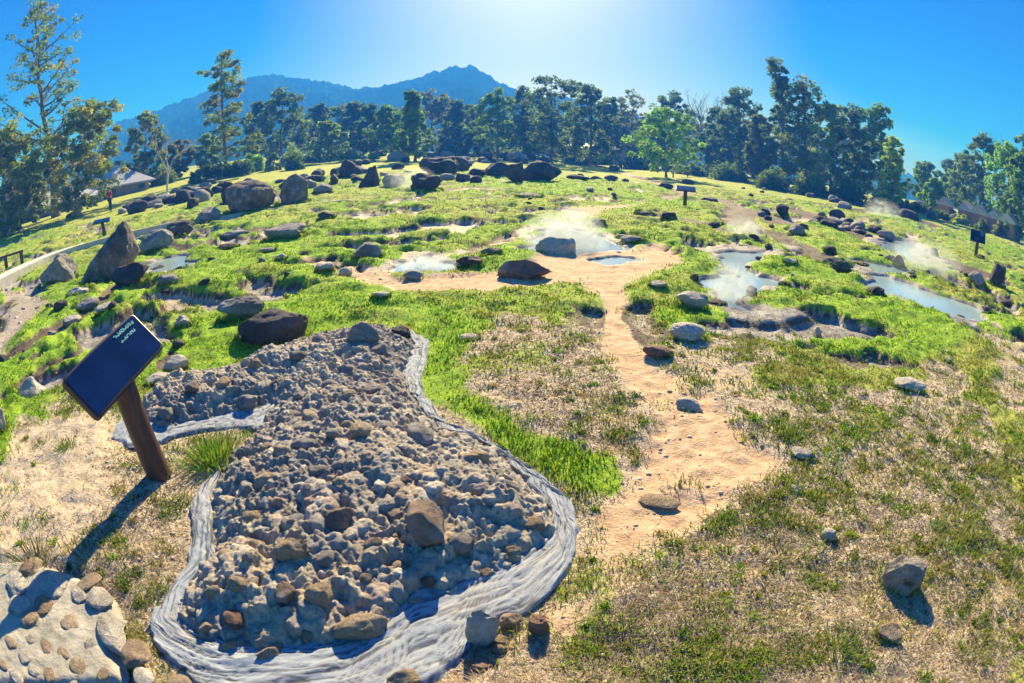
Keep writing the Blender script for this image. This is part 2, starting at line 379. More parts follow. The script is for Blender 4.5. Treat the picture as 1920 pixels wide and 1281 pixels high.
# ------------------------------------------------------------ ground sheet
def build_ground():
    az = np.concatenate([np.arange(-180, -96, 4), np.arange(-96, 96.01, .22), np.arange(100, 180, 4)])
    rr = np.concatenate([[.03], .3*1.009**np.arange(0, 706), 170*1.06**np.arange(0, 26)])
    A, Rr = np.meshgrid(np.radians(az), rr); x = (Rr*np.sin(A)).ravel(); y = (Rr*np.cos(A)).ravel()
    Z = zones(x, y); z = tz(x, y)+relief(x, y, Z)
    bs = sd_poly(BED, x, y); z = z-.10*sst(.02, .10, bs)
    na, nr = len(az), len(rr)
    i = np.arange(nr-1)[:, None]*na+np.arange(na)[None, :]; j = np.arange(nr-1)[:, None]*na+(np.arange(na)[None, :]+1) % na
    F = np.stack([i, j, j+na, i+na], -1).reshape(-1, 4)
    green, dry, sand, wet, grav, plate, lawn, pond, pm = Z
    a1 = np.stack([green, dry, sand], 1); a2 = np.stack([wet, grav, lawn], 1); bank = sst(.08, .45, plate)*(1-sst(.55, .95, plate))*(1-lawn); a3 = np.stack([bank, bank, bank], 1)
    m, t, b = mat('ground'); n = N(t); p = n.pos()
    s1 = n.new('ShaderNodeSeparateColor'); n.link(n.attr('za'), s1.inputs[0]); s2 = n.new('ShaderNodeSeparateColor'); n.link(n.attr('zb'), s2.inputs[0])
    fine = n.noise(55, 6, .7, p); midn = n.noise(9, 5, .65, p); big = n.noise(1.3, 4, .6, p)
    soil = n.ramp(n.math('ADD', n.math('MULTIPLY', fine, .5), n.math('MULTIPLY', midn, .5)), [(.34, (.32, .25, .165)), (.5, (.52, .42, .30)), (.66, (.68, .57, .43))])
    sandc = n.ramp(n.math('ADD', n.math('MULTIPLY', fine, .4), n.math('MULTIPLY', midn, .6)), [(.32, (.38, .24, .135)), (.5, (.57, .385, .235)), (.68, (.70, .51, .345))])
    straw = n.ramp(n.noise(90, 5, .75, p, .8), [(.33, (.17, .13, .085)), (.5, (.50, .41, .29)), (.66, (.80, .70, .56))])
    grc = n.ramp(n.math('ADD', n.math('MULTIPLY', n.noise(30, 5, .7, p), .45), n.math('MULTIPLY', n.noise(4.2, 5, .65, p), .55)), [(.34, (.06, .12, .008)), (.46, (.16, .30, .014)), (.58, (.30, .45, .022)), (.70, (.46, .50, .05))])
    lawnc = n.ramp(n.math('ADD', n.math('MULTIPLY', n.noise(12, 4, .6, p), .4), n.math('MULTIPLY', big, .6)), [(.34, (.20, .29, .03)), (.5, (.36, .41, .06)), (.66, (.50, .44, .12))])
    wetc = n.ramp(n.math('ADD', n.math('MULTIPLY', fine, .4), n.math('MULTIPLY', n.noise(3.3, 5, .7, p), .6)), [(.36, (.09, .08, .07)), (.5, (.24, .22, .205)), (.64, (.44, .42, .41))])
    vo = n.new('ShaderNodeTexVoronoi'); vo.inputs['Scale'].default_value = 34; n.link(p, vo.inputs['Vector'])
    grv = n.ramp(n.math('ADD', n.math('MULTIPLY', vo.outputs['Distance'], .5), n.math('MULTIPLY', fine, .6)), [(.3, (.54, .47, .40)), (.55, (.38, .32, .26)), (.8, (.15, .12, .10))])
    def thr(f, nz, k=3.2, off=.5): return n.math('ADD', n.math('MULTIPLY', n.math('ADD', n.math('SUBTRACT', f, .5), n.math('SUBTRACT', nz, off)), k), .5, True)
    c = n.mix(s1.outputs[2], soil, sandc)
    c = n.mix(thr(s1.outputs[1], fine), c, straw)
    c = n.mix(thr(s2.outputs[1], midn), c, grv)
    g2 = n.mix(thr(s1.outputs[1], n.noise(2.6, 5, .7, p), 1.6), grc, n.mix(.5, grc, (.42, .36, .10)))
    g2 = n.mix(s2.outputs[2], g2, lawnc)
    c = n.mix(thr(s1.outputs[0], n.noise(16, 6, .75, p), 4.0), c, g2)
    c = n.mix(thr(s2.outputs[0], midn, 3), c, wetc)
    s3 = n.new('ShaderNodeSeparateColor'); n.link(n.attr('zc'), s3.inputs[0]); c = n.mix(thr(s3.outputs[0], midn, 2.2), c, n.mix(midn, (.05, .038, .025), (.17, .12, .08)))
    n.link(c, b.inputs['Base Color'])
    n.link(n.math('SUBTRACT', .95, n.math('MULTIPLY', s2.outputs[0], .40)), b.inputs['Roughness'])
    b.inputs['Specular IOR Level'].default_value = .25
    n.link(n.bump(fine, .8, .012, n.bump(midn, .6, .05)), b.inputs['Normal'])
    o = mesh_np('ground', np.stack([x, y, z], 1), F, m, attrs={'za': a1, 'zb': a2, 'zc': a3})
    return tag(o, kind='structure')
build_ground()

# ponds
def build_ponds():
    m, t, b = mat('spring_water'); n = N(t); p = n.pos()
    b.inputs['Base Color'].default_value = (.30, .40, .45, 1); b.inputs['Roughness'].default_value = .06; b.inputs['IOR'].default_value = 1.33; b.inputs['Specular IOR Level'].default_value = .9
    n.link(n.bump(n.noise(14, 3, .6, p), .12, .02), b.inputs['Normal'])
    for P in PONDS:
        z = float(tz(P[:, 0], P[:, 1]).mean())-.05; ar = .5*np.sum(P[:, 0]*np.roll(P[:, 1], -1)-np.roll(P[:, 0], -1)*P[:, 1]); sg = 1 if ar > 0 else -1
        t = np.roll(P, -1, 0)-np.roll(P, 1, 0); t /= np.linalg.norm(t, axis=1)[:, None]; Q = P+np.c_[t[:, 1], -t[:, 0]]*sg*.22
        if sg < 0: Q = Q[::-1]
        o = mesh_np('pond_water', np.c_[Q, np.full(len(Q), z)], [list(range(len(Q)))], m, smooth=False)
        tag(o, kind='structure')
build_ponds()

# ------------------------------------------------------------ rocks
_ICO = {}
def ico(sub):
    if sub not in _ICO:
        bm = bmesh.new(); bmesh.ops.create_icosphere(bm, subdivisions=sub, radius=1.0)
        _ICO[sub] = (np.array([q.co[:] for q in bm.verts]), np.array([[q.index for q in f.verts] for f in bm.faces])); bm.free()
    return _ICO[sub]
def rock_verts(seed, sx, sy, sz, style='boulder', sub=4, bury=.25):
    """half sizes sx, sy; sz = height above the ground"""
    rg = np.random.default_rng(seed); v, f = ico(sub); v = v.copy()
    cuts, depth, rough = {'boulder': (18, (.58, .90), .15), 'round': (11, (.68, .95), .10), 'block': (11, (.50, .78), .08), 'flat': (12, (.6, .92), .11), 'spire': (13, (.62, .90), .10), 'jag': (22, (.45, .85), .20)}[style]
    if style == 'spire':
        lo_ = v[:, 2] < .1; v[lo_, :2] /= np.maximum(.45, np.sqrt(np.clip(1-v[lo_, 2:3]**2, 0, 1)))
    for _ in range(cuts):
        nrm = rg.normal(size=3); nrm /= np.linalg.norm(nrm); d = rg.uniform(*depth)
        e = v @ nrm-d; v -= np.outer(np.clip(e, 0, None)*.9, nrm)
    nz = fbm3(v*1.7+seed % 97*3.1, 4, seed % 1000)
    v *= (1+rough*nz+rough*.5*fbm3(v*5+seed % 89, 4, seed % 777))[:, None]
    v[:, 2] = v[:, 2]-v[:, 2].min(); H = v[:, 2].max(); v[:, 2] = v[:, 2]/H
    if style == 'spire':
        tt = v[:, 2]; k = 1-.74*np.clip(tt, 0, 1)**1.5; v[:, 0] = v[:, 0]*k+.72*tt**1.15+.05*fbm3(v*2.2, 3, seed % 55); v[:, 1] *= k**.6
    if style == 'block': v[:, :2] *= (1+.12*np.cos(v[:, 2:3]*3))
    for a in (0, 1): v[:, a] = (v[:, a]-(v[:, a].max()+v[:, a].min())/2)/max((v[:, a].max()-v[:, a].min())/2, 1e-6)
    v = v*[sx, sy, sz*(1+bury)]; v[:, 2] -= sz*bury
    return v, f
NROCK = [0]; FOOT = []
def rock(px, py, wpx, hpx, mk, style, label, name='boulder', cat='boulder', group=None, depth=.75, sub=4, rot=None, lift=0.0):
    """a stone whose foot is seen at (px, py), wpx wide and hpx tall in the photograph"""
    NROCK[0] += 1; sd = NROCK[0]*131+7; rg = np.random.default_rng(sd)
    p = on(px, py); dist = math.hypot(math.hypot(p[0], p[1]), CAM_H-p[2]); k = dist/FPX
    hd = math.hypot(p[0], p[1]); dep = max(.05, (CAM_H-p[2])/dist)
    sx = wpx*k/2; sy = sx*depth
    hh = max(hpx*k-dep*sy*.9, hpx*k*.45)/math.sqrt(max(.15, 1-dep*dep))
    v, f = rock_verts(sd, sx, sy, hh, style, sub)
    az = math.atan2(p[0], p[1]) ; a = -az+(rg.uniform(-.25, .25) if rot is None else rot)
    q = p.copy(); q[0] += math.sin(az)*sy*.7; q[1] += math.cos(az)*sy*.7; q[2] = gz(q[0], q[1])+lift
    o = mesh_np(name, v, f, RM[mk]); o.location = q; o.rotation_euler = (0, 0, a); FOOT.append((q[0], q[1], sx, sy, a))
    return tag(o, label, cat, group)

# ------------------------------------------------------------ the conglomerate bed with its mortar border
def bed_height(x, y):
    d = sd_poly(BED, x, y)
    return .05*sst(-.005, .05, d)+.10*sst(.0, .30, d)+.07*sst(.1, .7, d)
def build_bed():
    rg = np.random.default_rng(5)
    lo, hi = BED.min(0)-.08, BED.max(0)+.08; st = .0065
    xs = np.arange(lo[0], hi[0], st); ys = np.arange(lo[1], hi[1], st); X, Y = np.meshgrid(xs, ys); x = X.ravel(); y = Y.ravel()
    jx = .02*fbm2(x*14, y*14, 3, 61); jy = .02*fbm2(x*14, y*14, 3, 67)
    d = sd_poly(BED, x+jx*2.0, y+jy*2.0)
    h = .04*sst(-.01, .04, d)+.09*sst(.0, .25, d)+.07*sst(.1, .7, d)
    big = fbm2(x*2.2, y*2.2, 4, 71); h = h+.06*big*sst(.02, .3, d)
    lump = np.abs(fbm2(x*4.5+jx*12, y*4.5+jy*12, 4, 72)); h = h+.040*(lump-.25)*sst(0, .12, d)
    ridg = 1-np.abs(fbm2(x*7+jx*20, y*7+jy*20, 4, 73)); h = h+.022*(ridg-.7)*sst(0, .12, d)
    pits = np.minimum(0, fbm2(x*11, y*11, 3, 79)+.25); h = h+.065*pits*sst(0, .1, d)
    crag = 1-np.abs(fbm2(x*6.5+jx*25, y*6.5+jy*25, 4, 75)); h = h+.035*(crag-.72)*sst(.02, .15, d)
    h = h.reshape(X.shape); cid = np.full(X.shape, -1.0)
    # pebbles set in the crust, stamped as half-buried ellipsoids
    nst = 5200; P = rg.uniform(lo, hi, (nst, 2)); back = sst(1.6, 4.2, P[:, 1]); rad = (.008+.046*rg.random(nst)**(3.2+1.5*back))*(1-.35*back); o_ = np.argsort(-rad); P, rad = P[o_], rad[o_]
    inside = (sd_poly(BED, P[:, 0], P[:, 1]) > rad*.6) & ((fbm2(P[:, 0]*1.6, P[:, 1]*1.6, 3, 74) < .12) | (rad > .026))
    for (cx, cy_), r0 in zip(P[inside], rad[inside]):
        R = r0*1.7; i0, i1 = np.searchsorted(xs, [cx-R, cx+R]); j0, j1 = np.searchsorted(ys, [cy_-R, cy_+R])
        if i1-i0 < 2 or j1-j0 < 2: continue
        dx = (X[j0:j1, i0:i1]-cx)/r0; dy = (Y[j0:j1, i0:i1]-cy_)/r0; st_ = rg.uniform(1, 1.5); th = rg.uniform(0, 3.14)
        u = (dx*math.cos(th)+dy*math.sin(th))/st_; w2 = -dx*math.sin(th)+dy*math.cos(th); rp = np.zeros_like(u)
        for q_ in range(7):
            an = q_*.9+rg.uniform(-.3, .3); rp = np.maximum(rp, (u*math.cos(an)+w2*math.sin(an))/rg.uniform(.72, 1.0))
        rp = .4*rp+.6*np.sqrt(u*u+w2*w2); q = 1-rp; base = np.median(h[j0:j1, i0:i1])
        cap = base-.12*r0+r0*rg.uniform(.40, .80)*np.sqrt(1-np.clip(rp, 0, 1)**3)+r0*(u*rg.normal()*.14+w2*rg.normal()*.14)
        sub = h[j0:j1, i0:i1]; up = (q > .0) & (cap > sub); sub[up] = cap[up]; cc = cid[j0:j1, i0:i1]; cc[up] = rg.random()
    x = X.ravel(); y = Y.ravel(); h = h.ravel(); fr = (cid.ravel() < 0)*.7+.3; h = h+fr*(.013*np.abs(fbm2(x*22+jx*40, y*22+jy*40, 3, 82))+.007*fbm2(x*48, y*48, 3, 83))+.004*fbm2(x*85, y*85, 2, 85); cid = cid.ravel()
    z = tz(x, y)-.06+np.where(d > -.06, h+.02, -.12)
    keep = (d > -.07).reshape(X.shape)
    ny, nx = X.shape; idx = np.arange(ny*nx).reshape(ny, nx)
    q = keep[:-1, :-1] & keep[1:, :-1] & keep[:-1, 1:] & keep[1:, 1:]
    F = np.stack([idx[:-1, :-1][q], idx[:-1, 1:][q], idx[1:, 1:][q], idx[1:, :-1][q]], -1)
    used = np.zeros(ny*nx, bool); used[F.ravel()] = True; rem = np.cumsum(used)-1
    tone = fbm2(x*1.5, y*1.5, 4, 91); n2 = fbm2(x*25, y*25, 3, 93)
    n3_ = fbm2(x*70, y*70, 2, 94); crust = np.stack([.36+.12*tone+.14*n2+.08*n3_, .315+.10*tone+.13*n2+.07*n3_, .255+.07*tone+.11*n2+.06*n3_], 1)
    ochre = sst(.1, .6, fbm2(x*2.1+9, y*2.1, 3, 95))[:, None]; crust = crust*(1-.45*ochre)+np.array([.60, .46, .30])*.45*ochre
    dk = sst(-.15, .45, fbm2(x*1.1-4, y*1.1+2, 4, 97))[:, None]; crust = crust*(1-.5*dk)+np.array([.15, .145, .16])*.5*dk
    pal = np.array([[.44, .385, .32], [.32, .29, .275], [.50, .38, .29], [.26, .24, .245], [.58, .51, .42], [.36, .255, .20], [.38, .35, .31]])
    pc = pal[(np.clip(cid, 0, .999)*997 % 7).astype(int)]*(.85+.3*np.clip(cid, 0, 1))[:, None]
    col = np.where((cid >= 0)[:, None], pc*.75+crust*.25, crust); col = np.clip(col*[1.12, 1.13, 1.13], .03, .8)
    m, t, b = mat('conglomerate'); n = N(t); p = n.pos()
    n.link(n.mix(n.math('MULTIPLY', n.math('SUBTRACT', n.noise(60, 5, .7, p), .45), 2.4, True), n.attr('col'), (.13, .11, .09)), b.inputs['Base Color']); b.inputs['Roughness'].default_value = .9
    n.link(n.bump(n.noise(110, 6, .7, p), .9, .012), b.inputs['Normal'])
    c0 = BED.mean(0)
    root = empty('rubble_bed', (c0[0], c0[1], 0), 'large raised bed of grey brown conglomerate rock with cobbles, ringed by grey mortar', 'rock bed')
    v = np.stack([x, y, z], 1)[used]-[c0[0], c0[1], 0]
    mesh_np('crust', v, rem[F], m, root, True, col[used])
    hm = np.where(d > -.06, z, -9).reshape(X.shape)
    def hz_(a, b2):
        i = int(np.clip(np.searchsorted(xs, a), 0, nx-1)); j = int(np.clip(np.searchsorted(ys, b2), 0, ny-1)); return hm[max(0, j-2):j+3, max(0, i-2):i+3].mean()
    stones = [(800,995,72,118,'brown',.5),(548,1050,72,44,'tan',0),(597,1110,58,50,'tan',.6),(668,1150,112,55,'tan',.1),(490,1190,64,38,'tan',0),(432,1140,50,56,'red',.3),(447,1098,34,52,'tan',.9),(745,1047,34,52,'tan',.9),(955,1008,50,50,'tan',.7),
        (500,905,52,36,'tan',0),(675,828,48,38,'tan',.2),(573,846,52,26,'grey',-.3),(582,790,26,46,'tan',1.0),(683,650,62,26,'grey',0),(712,660,34,18,'grey',0),(470,965,40,30,'tan',0),(640,985,60,50,'brown',.4),(745,970,34,28,'brown',.4),(790,830,44,60,'grey',1.2),
        (655,812,30,26,'tan',0),(628,830,30,24,'grey',0),(700,735,40,22,'grey',.2),(620,730,34,20,'grey',0),(745,870,24,30,'grey',.9),(830,905,30,18,'pale',0),(875,868,48,20,'tan',0),(905,930,36,22,'grey',0),(860,1010,60,40,'brown',.2),(700,1020,38,30,'brown',0),(560,985,46,34,'grey',0),
        (610,1050,40,36,'grey',.5),(530,1110,44,50,'brown',.3),(480,1020,36,40,'tan',.8),(420,1040,30,26,'tan',0),(395,1105,34,24,'tan',0),(370,1150,36,20,'tan',0),(560,1160,30,38,'tan',1.1),(770,1090,30,20,'tan',0),(905,1040,46,28,'tan',.2),(1000,960,44,36,'tan',.3),
        (650,700,30,18,'grey',0),(560,680,34,18,'grey',0),(600,650,30,16,'grey',0),(480,690,30,16,'tan',0),(420,720,30,20,'tan',0),(360,730,30,22,'brown',0),(460,735,46,26,'grey',.3),(310,760,36,32,'grey',.2),(530,860,30,18,'tan',0),(600,900,36,22,'grey',0),
        (690,900,30,18,'grey',0),(720,810,36,26,'grey',.7),(845,830,40,24,'tan',.2),(900,860,36,24,'tan',0),(950,900,34,24,'grey',0),(760,920,30,22,'brown',0),(640,930,26,18,'tan',0),(580,940,24,20,'grey',0),(520,945,26,20,'tan',0),(680,1070,30,36,'brown',.8),
        (740,1000,24,20,'tan',0),(470,1060,24,26,'brown',0),(350,1120,30,24,'grey',0),(415,1175,44,22,'tan',0),(800,1060,30,24,'red',0),(660,760,26,16,'tan',0),(560,740,26,16,'grey',0),(740,700,24,16,'grey',0),(740,760,26,20,'grey',.6),(500,840,30,18,'tan',0)]
    for i, (px, py, wp, hp, mk, rt) in enumerate(stones):
        g = at(px, py, .10); a, b2 = g[0], g[1]; dist = math.hypot(math.hypot(a, b2), CAM_H-.1); k = dist/FPX; dep = (CAM_H-.1)/dist
        sx = wp*k/2; ext = hp*k; sy = max(sx*.45, ext/2/dep*.62); hh = min(max(.03, (.95 if wp > 56 else .62)*min(sx, sy)*1.3), .19)
        v, f = rock_verts(900+i*17, sx, sy, hh*1.25, 'boulder' if i % 3 else 'round', 4 if wp > 45 else 3, .55)
        azr = -math.atan2(a, b2)+(rt if abs(sx-sy) < .02 else rt*.35)
        cs, sn = math.cos(azr), math.sin(azr); v = np.c_[v[:, 0]*cs-v[:, 1]*sn, v[:, 0]*sn+v[:, 1]*cs, v[:, 2]]
        s = mesh_np('embedded_cobble', v, f, RM[mk], root); s.location = (a-c0[0], b2-c0[1], hz_(a, b2)-.012)
        if i == 0: s['label'] = 'tall upright smooth brown cobble standing in the bed'
        if i == 5: s['label'] = 'reddish broken cobble near the front edge of the bed'
    return root
build_bed()

def ribbon(name, inner, outer, label, cat, parent=None, amp=.02, seed=0, h0=.03, mat_=None, n_u=None, n_v=26, loopc=False):
    """brushed mortar laid between two outlines on the ground"""
    A = np.array(inner, float); B = np.array(outer, float)
    def resample(P, n):
        s = np.r_[0, np.cumsum(np.linalg.norm(np.diff(P, axis=0), axis=1))]; u = np.linspace(0, s[-1], n)
        # smooth: interpolate then box-blur
        Q = np.c_[np.interp(u, s, P[:, 0]), np.interp(u, s, P[:, 1])]
        k = max(3, n//(len(P)*4)); ker = np.ones(k)/k; pad = np.pad(Q, ((k//2, k-1-k//2), (0, 0)), 'edge')
        return np.c_[np.convolve(pad[:, 0], ker, 'valid'), np.convolve(pad[:, 1], ker, 'valid')], s[-1]
    L = np.linalg.norm(np.diff(A, axis=0), axis=1).sum(); n = n_u or int(L/.009)
    a, la = resample(A, n); b, lb = resample(B, n)
    V = np.linspace(0, 1, n_v)[None, :]; U = (np.linspace(0, 1, n)*la)[:, None]
    wd = np.linalg.norm(a-b, axis=1)[:, None]
    x = a[:, 0:1]*(1-V)+b[:, 0:1]*V; y = a[:, 1:2]*(1-V)+b[:, 1:2]*V
    U2 = (U+0*V).ravel(); V2 = (V*wd).ravel()
    jag = .012*fbm2(U2*9, V2*3, 3, seed+1); e = (V*(1-V)*4+0*U).ravel(); e = np.clip(e+.25*fbm2(U2*7, V2*7, 3, seed+9)*(e < .6), 0, 1)
    wv = V2+.022*fbm2(U2*3.4, V2*4, 4, seed+2)
    st = fbm2(U2*2.0, wv*62, 4, seed+3); st2 = vn2(U2*9, wv*170, seed+4)
    z = tz(x.ravel(), y.ravel())+h0*sst(0, .25, e)-.055+.010*fbm2(U2*5, V2*8, 3, seed+5)+(amp*.20)*np.minimum(np.abs(st)*1.6, .6)*sst(.05, .4, e)+amp*.14*st2+.006*fbm2(U2*16, V2*22, 3, seed+8)
    xx = x.ravel()+jag; yy = y.ravel()+jag
    g = np.clip(.10+1.25*sst(.03, .38, np.abs(st))+.40*st2, 0, 1)[:, None]
    stain = sst(.2, .7, fbm2(U2*2.5, V2*5, 4, seed+6))[:, None]
    col = np.array([.05, .056, .07])*(1-g)+np.array([.33, .37, .43])*g; col = col*(1-.2*stain)+np.array([.42, .36, .29])*.2*stain
    idx = np.arange(n*n_v).reshape(n, n_v)
    F = np.stack([idx[:-1, :-1], idx[1:, :-1], idx[1:, 1:], idx[:-1, 1:]], -1).reshape(-1, 4)
    o = mesh_np(name, np.stack([xx, yy, z], 1), F, mat_, parent, True, np.clip(col, .03, .8))
    if label: tag(o, label, cat)
    return o
def mortar_mat():
    m, t, b = mat('brushed_mortar'); n = N(t); p = n.pos()
    n.link(n.mix(n.math('MULTIPLY', n.math('SUBTRACT', n.noise(70, 5, .7, p), .5), 2, True), n.attr('col'), (.22, .21, .21)), b.inputs['Base Color']); b.inputs['Roughness'].default_value = .85
    n.link(n.bump(n.noise(140, 5, .7, p), .7, .008), b.inputs['Normal']); return m
MORTAR = mortar_mat()
ribbon('mortar_border', MORT[0][0], MORT[0][1], 'curving band of brushed pale grey mortar along the front and right of the rock bed', 'mortar border', amp=.022, seed=200, mat_=MORTAR, n_v=44)
ribbon('mortar_strip', MORT[1][0], MORT[1][1], 'narrow strip of pale grey mortar along the left edge of the rock bed', 'mortar strip', amp=.014, seed=230, mat_=MORTAR, n_v=22)
ribbon('mortar_strip', MORT[2][0], MORT[2][1], 'pale grey mortar strip in the notch of the rock bed right behind the sign post', 'mortar strip', amp=.014, seed=260, mat_=MORTAR, n_v=22)

# ------------------------------------------------------------ cobbled ledge in the near left corner
def build_ledge():
    pts = [(-40,1060),(40,1052),(125,1072),(190,1105),(232,1160),(205,1180),(218,1225),(236,1279),(-40,1279)]
    P = poly(pts); c0 = P.mean(0); root = empty('cobbled_ledge', (c0[0], c0[1], 0), 'pale concrete ledge set with rounded pebbles in the near left corner, edged by big cobbles', 'stone ledge')
    lo, hi = P.min(0), P.max(0); st = .012; X, Y = np.meshgrid(np.arange(lo[0], hi[0], st), np.arange(lo[1], hi[1], st)); x = X.ravel(); y = Y.ravel(); d = sd_poly(P, x+.02*fbm2(x*8, y*8, 2, 3), y)
    z = .01+.012*fbm2(x*3, y*3, 3, 301)+.004*fbm2(x*25, y*25, 3, 303)-.04*(1-sst(-.02, .04, d))
    keep = (d > -.03).reshape(X.shape); ny, nx = X.shape; idx = np.arange(ny*nx).reshape(ny, nx); q = keep[:-1, :-1] & keep[1:, :-1] & keep[:-1, 1:] & keep[1:, 1:]
    F = np.stack([idx[:-1, :-1][q], idx[:-1, 1:][q], idx[1:, 1:][q], idx[1:, :-1][q]], -1); used = np.zeros(ny*nx, bool); used[F.ravel()] = True; rem = np.cumsum(used)-1
    mesh_np('concrete_bed', np.stack([x-c0[0], y-c0[1], z], 1)[used], rem[F], simple('ledge_concrete', (.36, .33, .27), .9, .28, 7, .9), root)
    big = [(105,1105,60,44),(60,1070,60,26),(35,1100,46,40),(85,1140,46,34),(40,1140,44,36),(60,1165,44,24),(188,1130,54,40),(168,1098,62,22),(214,1195,56,74),(256,1232,66,52),(272,1275,46,40),(338,1290,56,40),(150,1120,30,30)]
    small = [(133,1172,38,32),(76,1168,24,24),(22,1206,20,30),(60,1202,20,22),(89,1213,24,32),(49,1234,30,26),(121,1228,22,24),(175,1210,36,22),(149,1252,34,32),(66,1260,22,24),(95,1268,24,26),(34,1272,22,30),(196,1268,30,18),(112,1142,26,10),(10,1250,16,18),(140,1285,20,12)]
    for i, (px, py, wp, hp) in enumerate(big+small):
        g = at(px, py); dist = math.hypot(math.hypot(g[0], g[1]), CAM_H); k = dist/FPX; dep = CAM_H/dist; sx = wp*k/2; sy = max(.5*sx, hp*k/2/dep*.95)
        bigp = i < len(big); hh = .6*min(sx, sy)*(.95 if bigp else .5)
        v, f = rock_verts(4000+i*13, sx, sy, hh, 'round', 4, .4); a = -math.atan2(g[0], g[1])+.2*math.sin(i*2.1); cs, sn = math.cos(a), math.sin(a); v = np.c_[v[:, 0]*cs-v[:, 1]*sn, v[:, 0]*sn+v[:, 1]*cs, v[:, 2]]
        s = mesh_np('border_cobble' if bigp else 'embedded_pebble', v, f, RM['tan'] if i % 2 else RM['pale'], root); s.location = (g[0]-c0[0], g[1]-c0[1], .01)
build_ledge()

# ------------------------------------------------------------ signs
def wood(name, col, rough=.45):
    m, t, b = mat(name); n = N(t); tc = n.new('ShaderNodeTexCoord'); mp = n.new('ShaderNodeMapping'); mp.inputs['Scale'].default_value = (22, 22, 2.2); n.link(tc.outputs['Object'], mp.inputs[0])
    g = n.noise(2.0, 6, .65, mp.outputs[0], .4)
    n.link(n.ramp(g, [(.3, tuple(x*.45 for x in col)), (.5, col), (.7, tuple(x*1.7 for x in col))]), b.inputs['Base Color']); b.inputs['Roughness'].default_value = rough
    n.link(n.bump(g, .5, .006), b.inputs['Normal']); return m
POST = wood('brown_post', (.07, .028, .022), .5)
BOARD = simple('dark_board', (.003, .012, .06), .14, .4, 5, .03)  # navy base colour paints in the blue sky reflected by the glossy face
RIM = simple('board_rim', (.022, .010, .018), .4, .3, 20, .1)
TEXT = simple('teal_text', (.10, .42, .42), .6, .1, 30, 0)
def board_parts(root, c, yaw, tilt, roll, wd, ht, th, writing=True):
    """a lectern board: its back rim, its face and the lettering on it"""
    a = Vector((math.cos(yaw)*math.cos(roll), math.sin(yaw)*math.cos(roll), math.sin(roll)))
    n0 = Vector((-math.sin(yaw), math.cos(yaw), 0)); b = n0*math.cos(tilt)+Vector((0, 0, 1))*math.sin(tilt); b = (b-a*a.dot(b)).normalized(); nn = a.cross(b)
    M = Matrix((a, b, nn)).transposed().to_4x4(); M.translation = Vector(c)-root.location
    def slab(w_, h_, z0, z1, r):
        q = [(sx*(w_/2-r)+r*math.cos(an), sy*(h_/2-r)+r*math.sin(an)) for sx, sy, a0 in ((1, 1, 0), (-1, 1, 90), (-1, -1, 180), (1, -1, 270)) for an in [R_(a0+15*i) for i in range(7)]]
        n = len(q); k = MB(); k.add([(a_, b_, z0) for a_, b_ in q]+[(a_, b_, z1) for a_, b_ in q], [tuple(range(n))[::-1], tuple(range(n, 2*n))]+[(i, (i+1) % n, n+(i+1) % n, n+i) for i in range(n)]); return k
    k = slab(wd, ht, -th, 0, .035); o = k.build('board', RIM, root); o.matrix_local = M; bevel(o, th*.22, 3)
    k = slab(wd-.03, ht-.03, -.004, .003, .025); f = k.build('face_panel', BOARD, root); f.matrix_local = M; bevel(f, .003, 2)
    if writing:
        # rows of loopy script strokes, faded and illegible, in the upper right corner
        rg = np.random.default_rng(8); k = MB()
        for r_, (y0, hgt, x0, x1) in enumerate([(.30, .075, .14, .40), (.15, .065, .17, .38)]):
            x = x0
            while x < x1:
                g = rg.uniform(.5, 1); wv = rg.uniform(.020, .034); tn = np.linspace(0, rg.uniform(3.6, 6.0), 12); ph = rg.uniform(0, 6)
                pts = np.c_[(x+wv*(.5+.5*np.cos(tn+ph)))*wd, (y0+hgt*(.6+.5*g*np.sin(tn*.9+ph)))*ht, np.full(12, .0045)]
                k.tube(pts, .0042*ht/.3, 5, True)
                if rg.random() < .5: k.tube(np.array([[(x+wv)*wd, (y0+hgt*.1)*ht, .0045], [(x+wv)*wd, (y0+hgt*1.2)*ht, .0045]]), .0036*ht/.3, 5)
                x += wv+rg.uniform(.006, .014)
        t = k.build('lettering', TEXT, root, True); t.matrix_local = M
def main_sign():
    p = on(300, 888); root = empty('information_sign', (p[0], p[1], p[2]), 'near dark blue lectern sign with teal writing on a thick brown wooden post', 'sign', 'lectern signs about the springs')
    top = Vector((-2.262, 2.205, .69)); k = MB()
    n = 9; pts = [Vector((p[0], p[1], p[2]-.1)).lerp(top, i/(n-1))-root.location for i in range(n)]
    k.tube([q[:] for q in pts], [.088-.008*i/(n-1) for i in range(n)], 28); k.build('post', POST, root, True)
    board_parts(root, (-2.255, 2.19, .795), 1.553, .86, .185, .76, .315, .06)
main_sign()
def far_sign(px, py, hpx, yaw, tilt, wd, ht, label, writing=True, lean=0.0):
    p = on(px, py); dist = math.hypot(math.hypot(p[0], p[1]), CAM_H-p[2]); H = hpx*dist/FPX
    root = empty('information_sign', p, label, 'sign', 'lectern signs about the springs')
    k = MB(); k.tube([(0, 0, -.1), (lean*.5, 0, H*.5), (lean, 0, H-.12)], [.085, .08, .078], 14); k.build('post', POST, root, True)
    board_parts(root, (p[0]+lean, p[1], p[2]+H-.08), yaw, tilt, 0, wd, ht, .06, writing)
far_sign(197, 443, 31, R_(35), .25, .80, .48, 'small lectern sign with thin dark board on brown post behind the pointed boulder', False, -.12)
far_sign(1284, 388, 36, R_(-15), .35, .85, .5, 'small brown lectern sign standing alone on the grass in front of a pale path', False)
far_sign(1829, 484, 40, R_(-42), 1.15, .72, .5, 'small blue board on a thin post on the grass near the red huts', True)

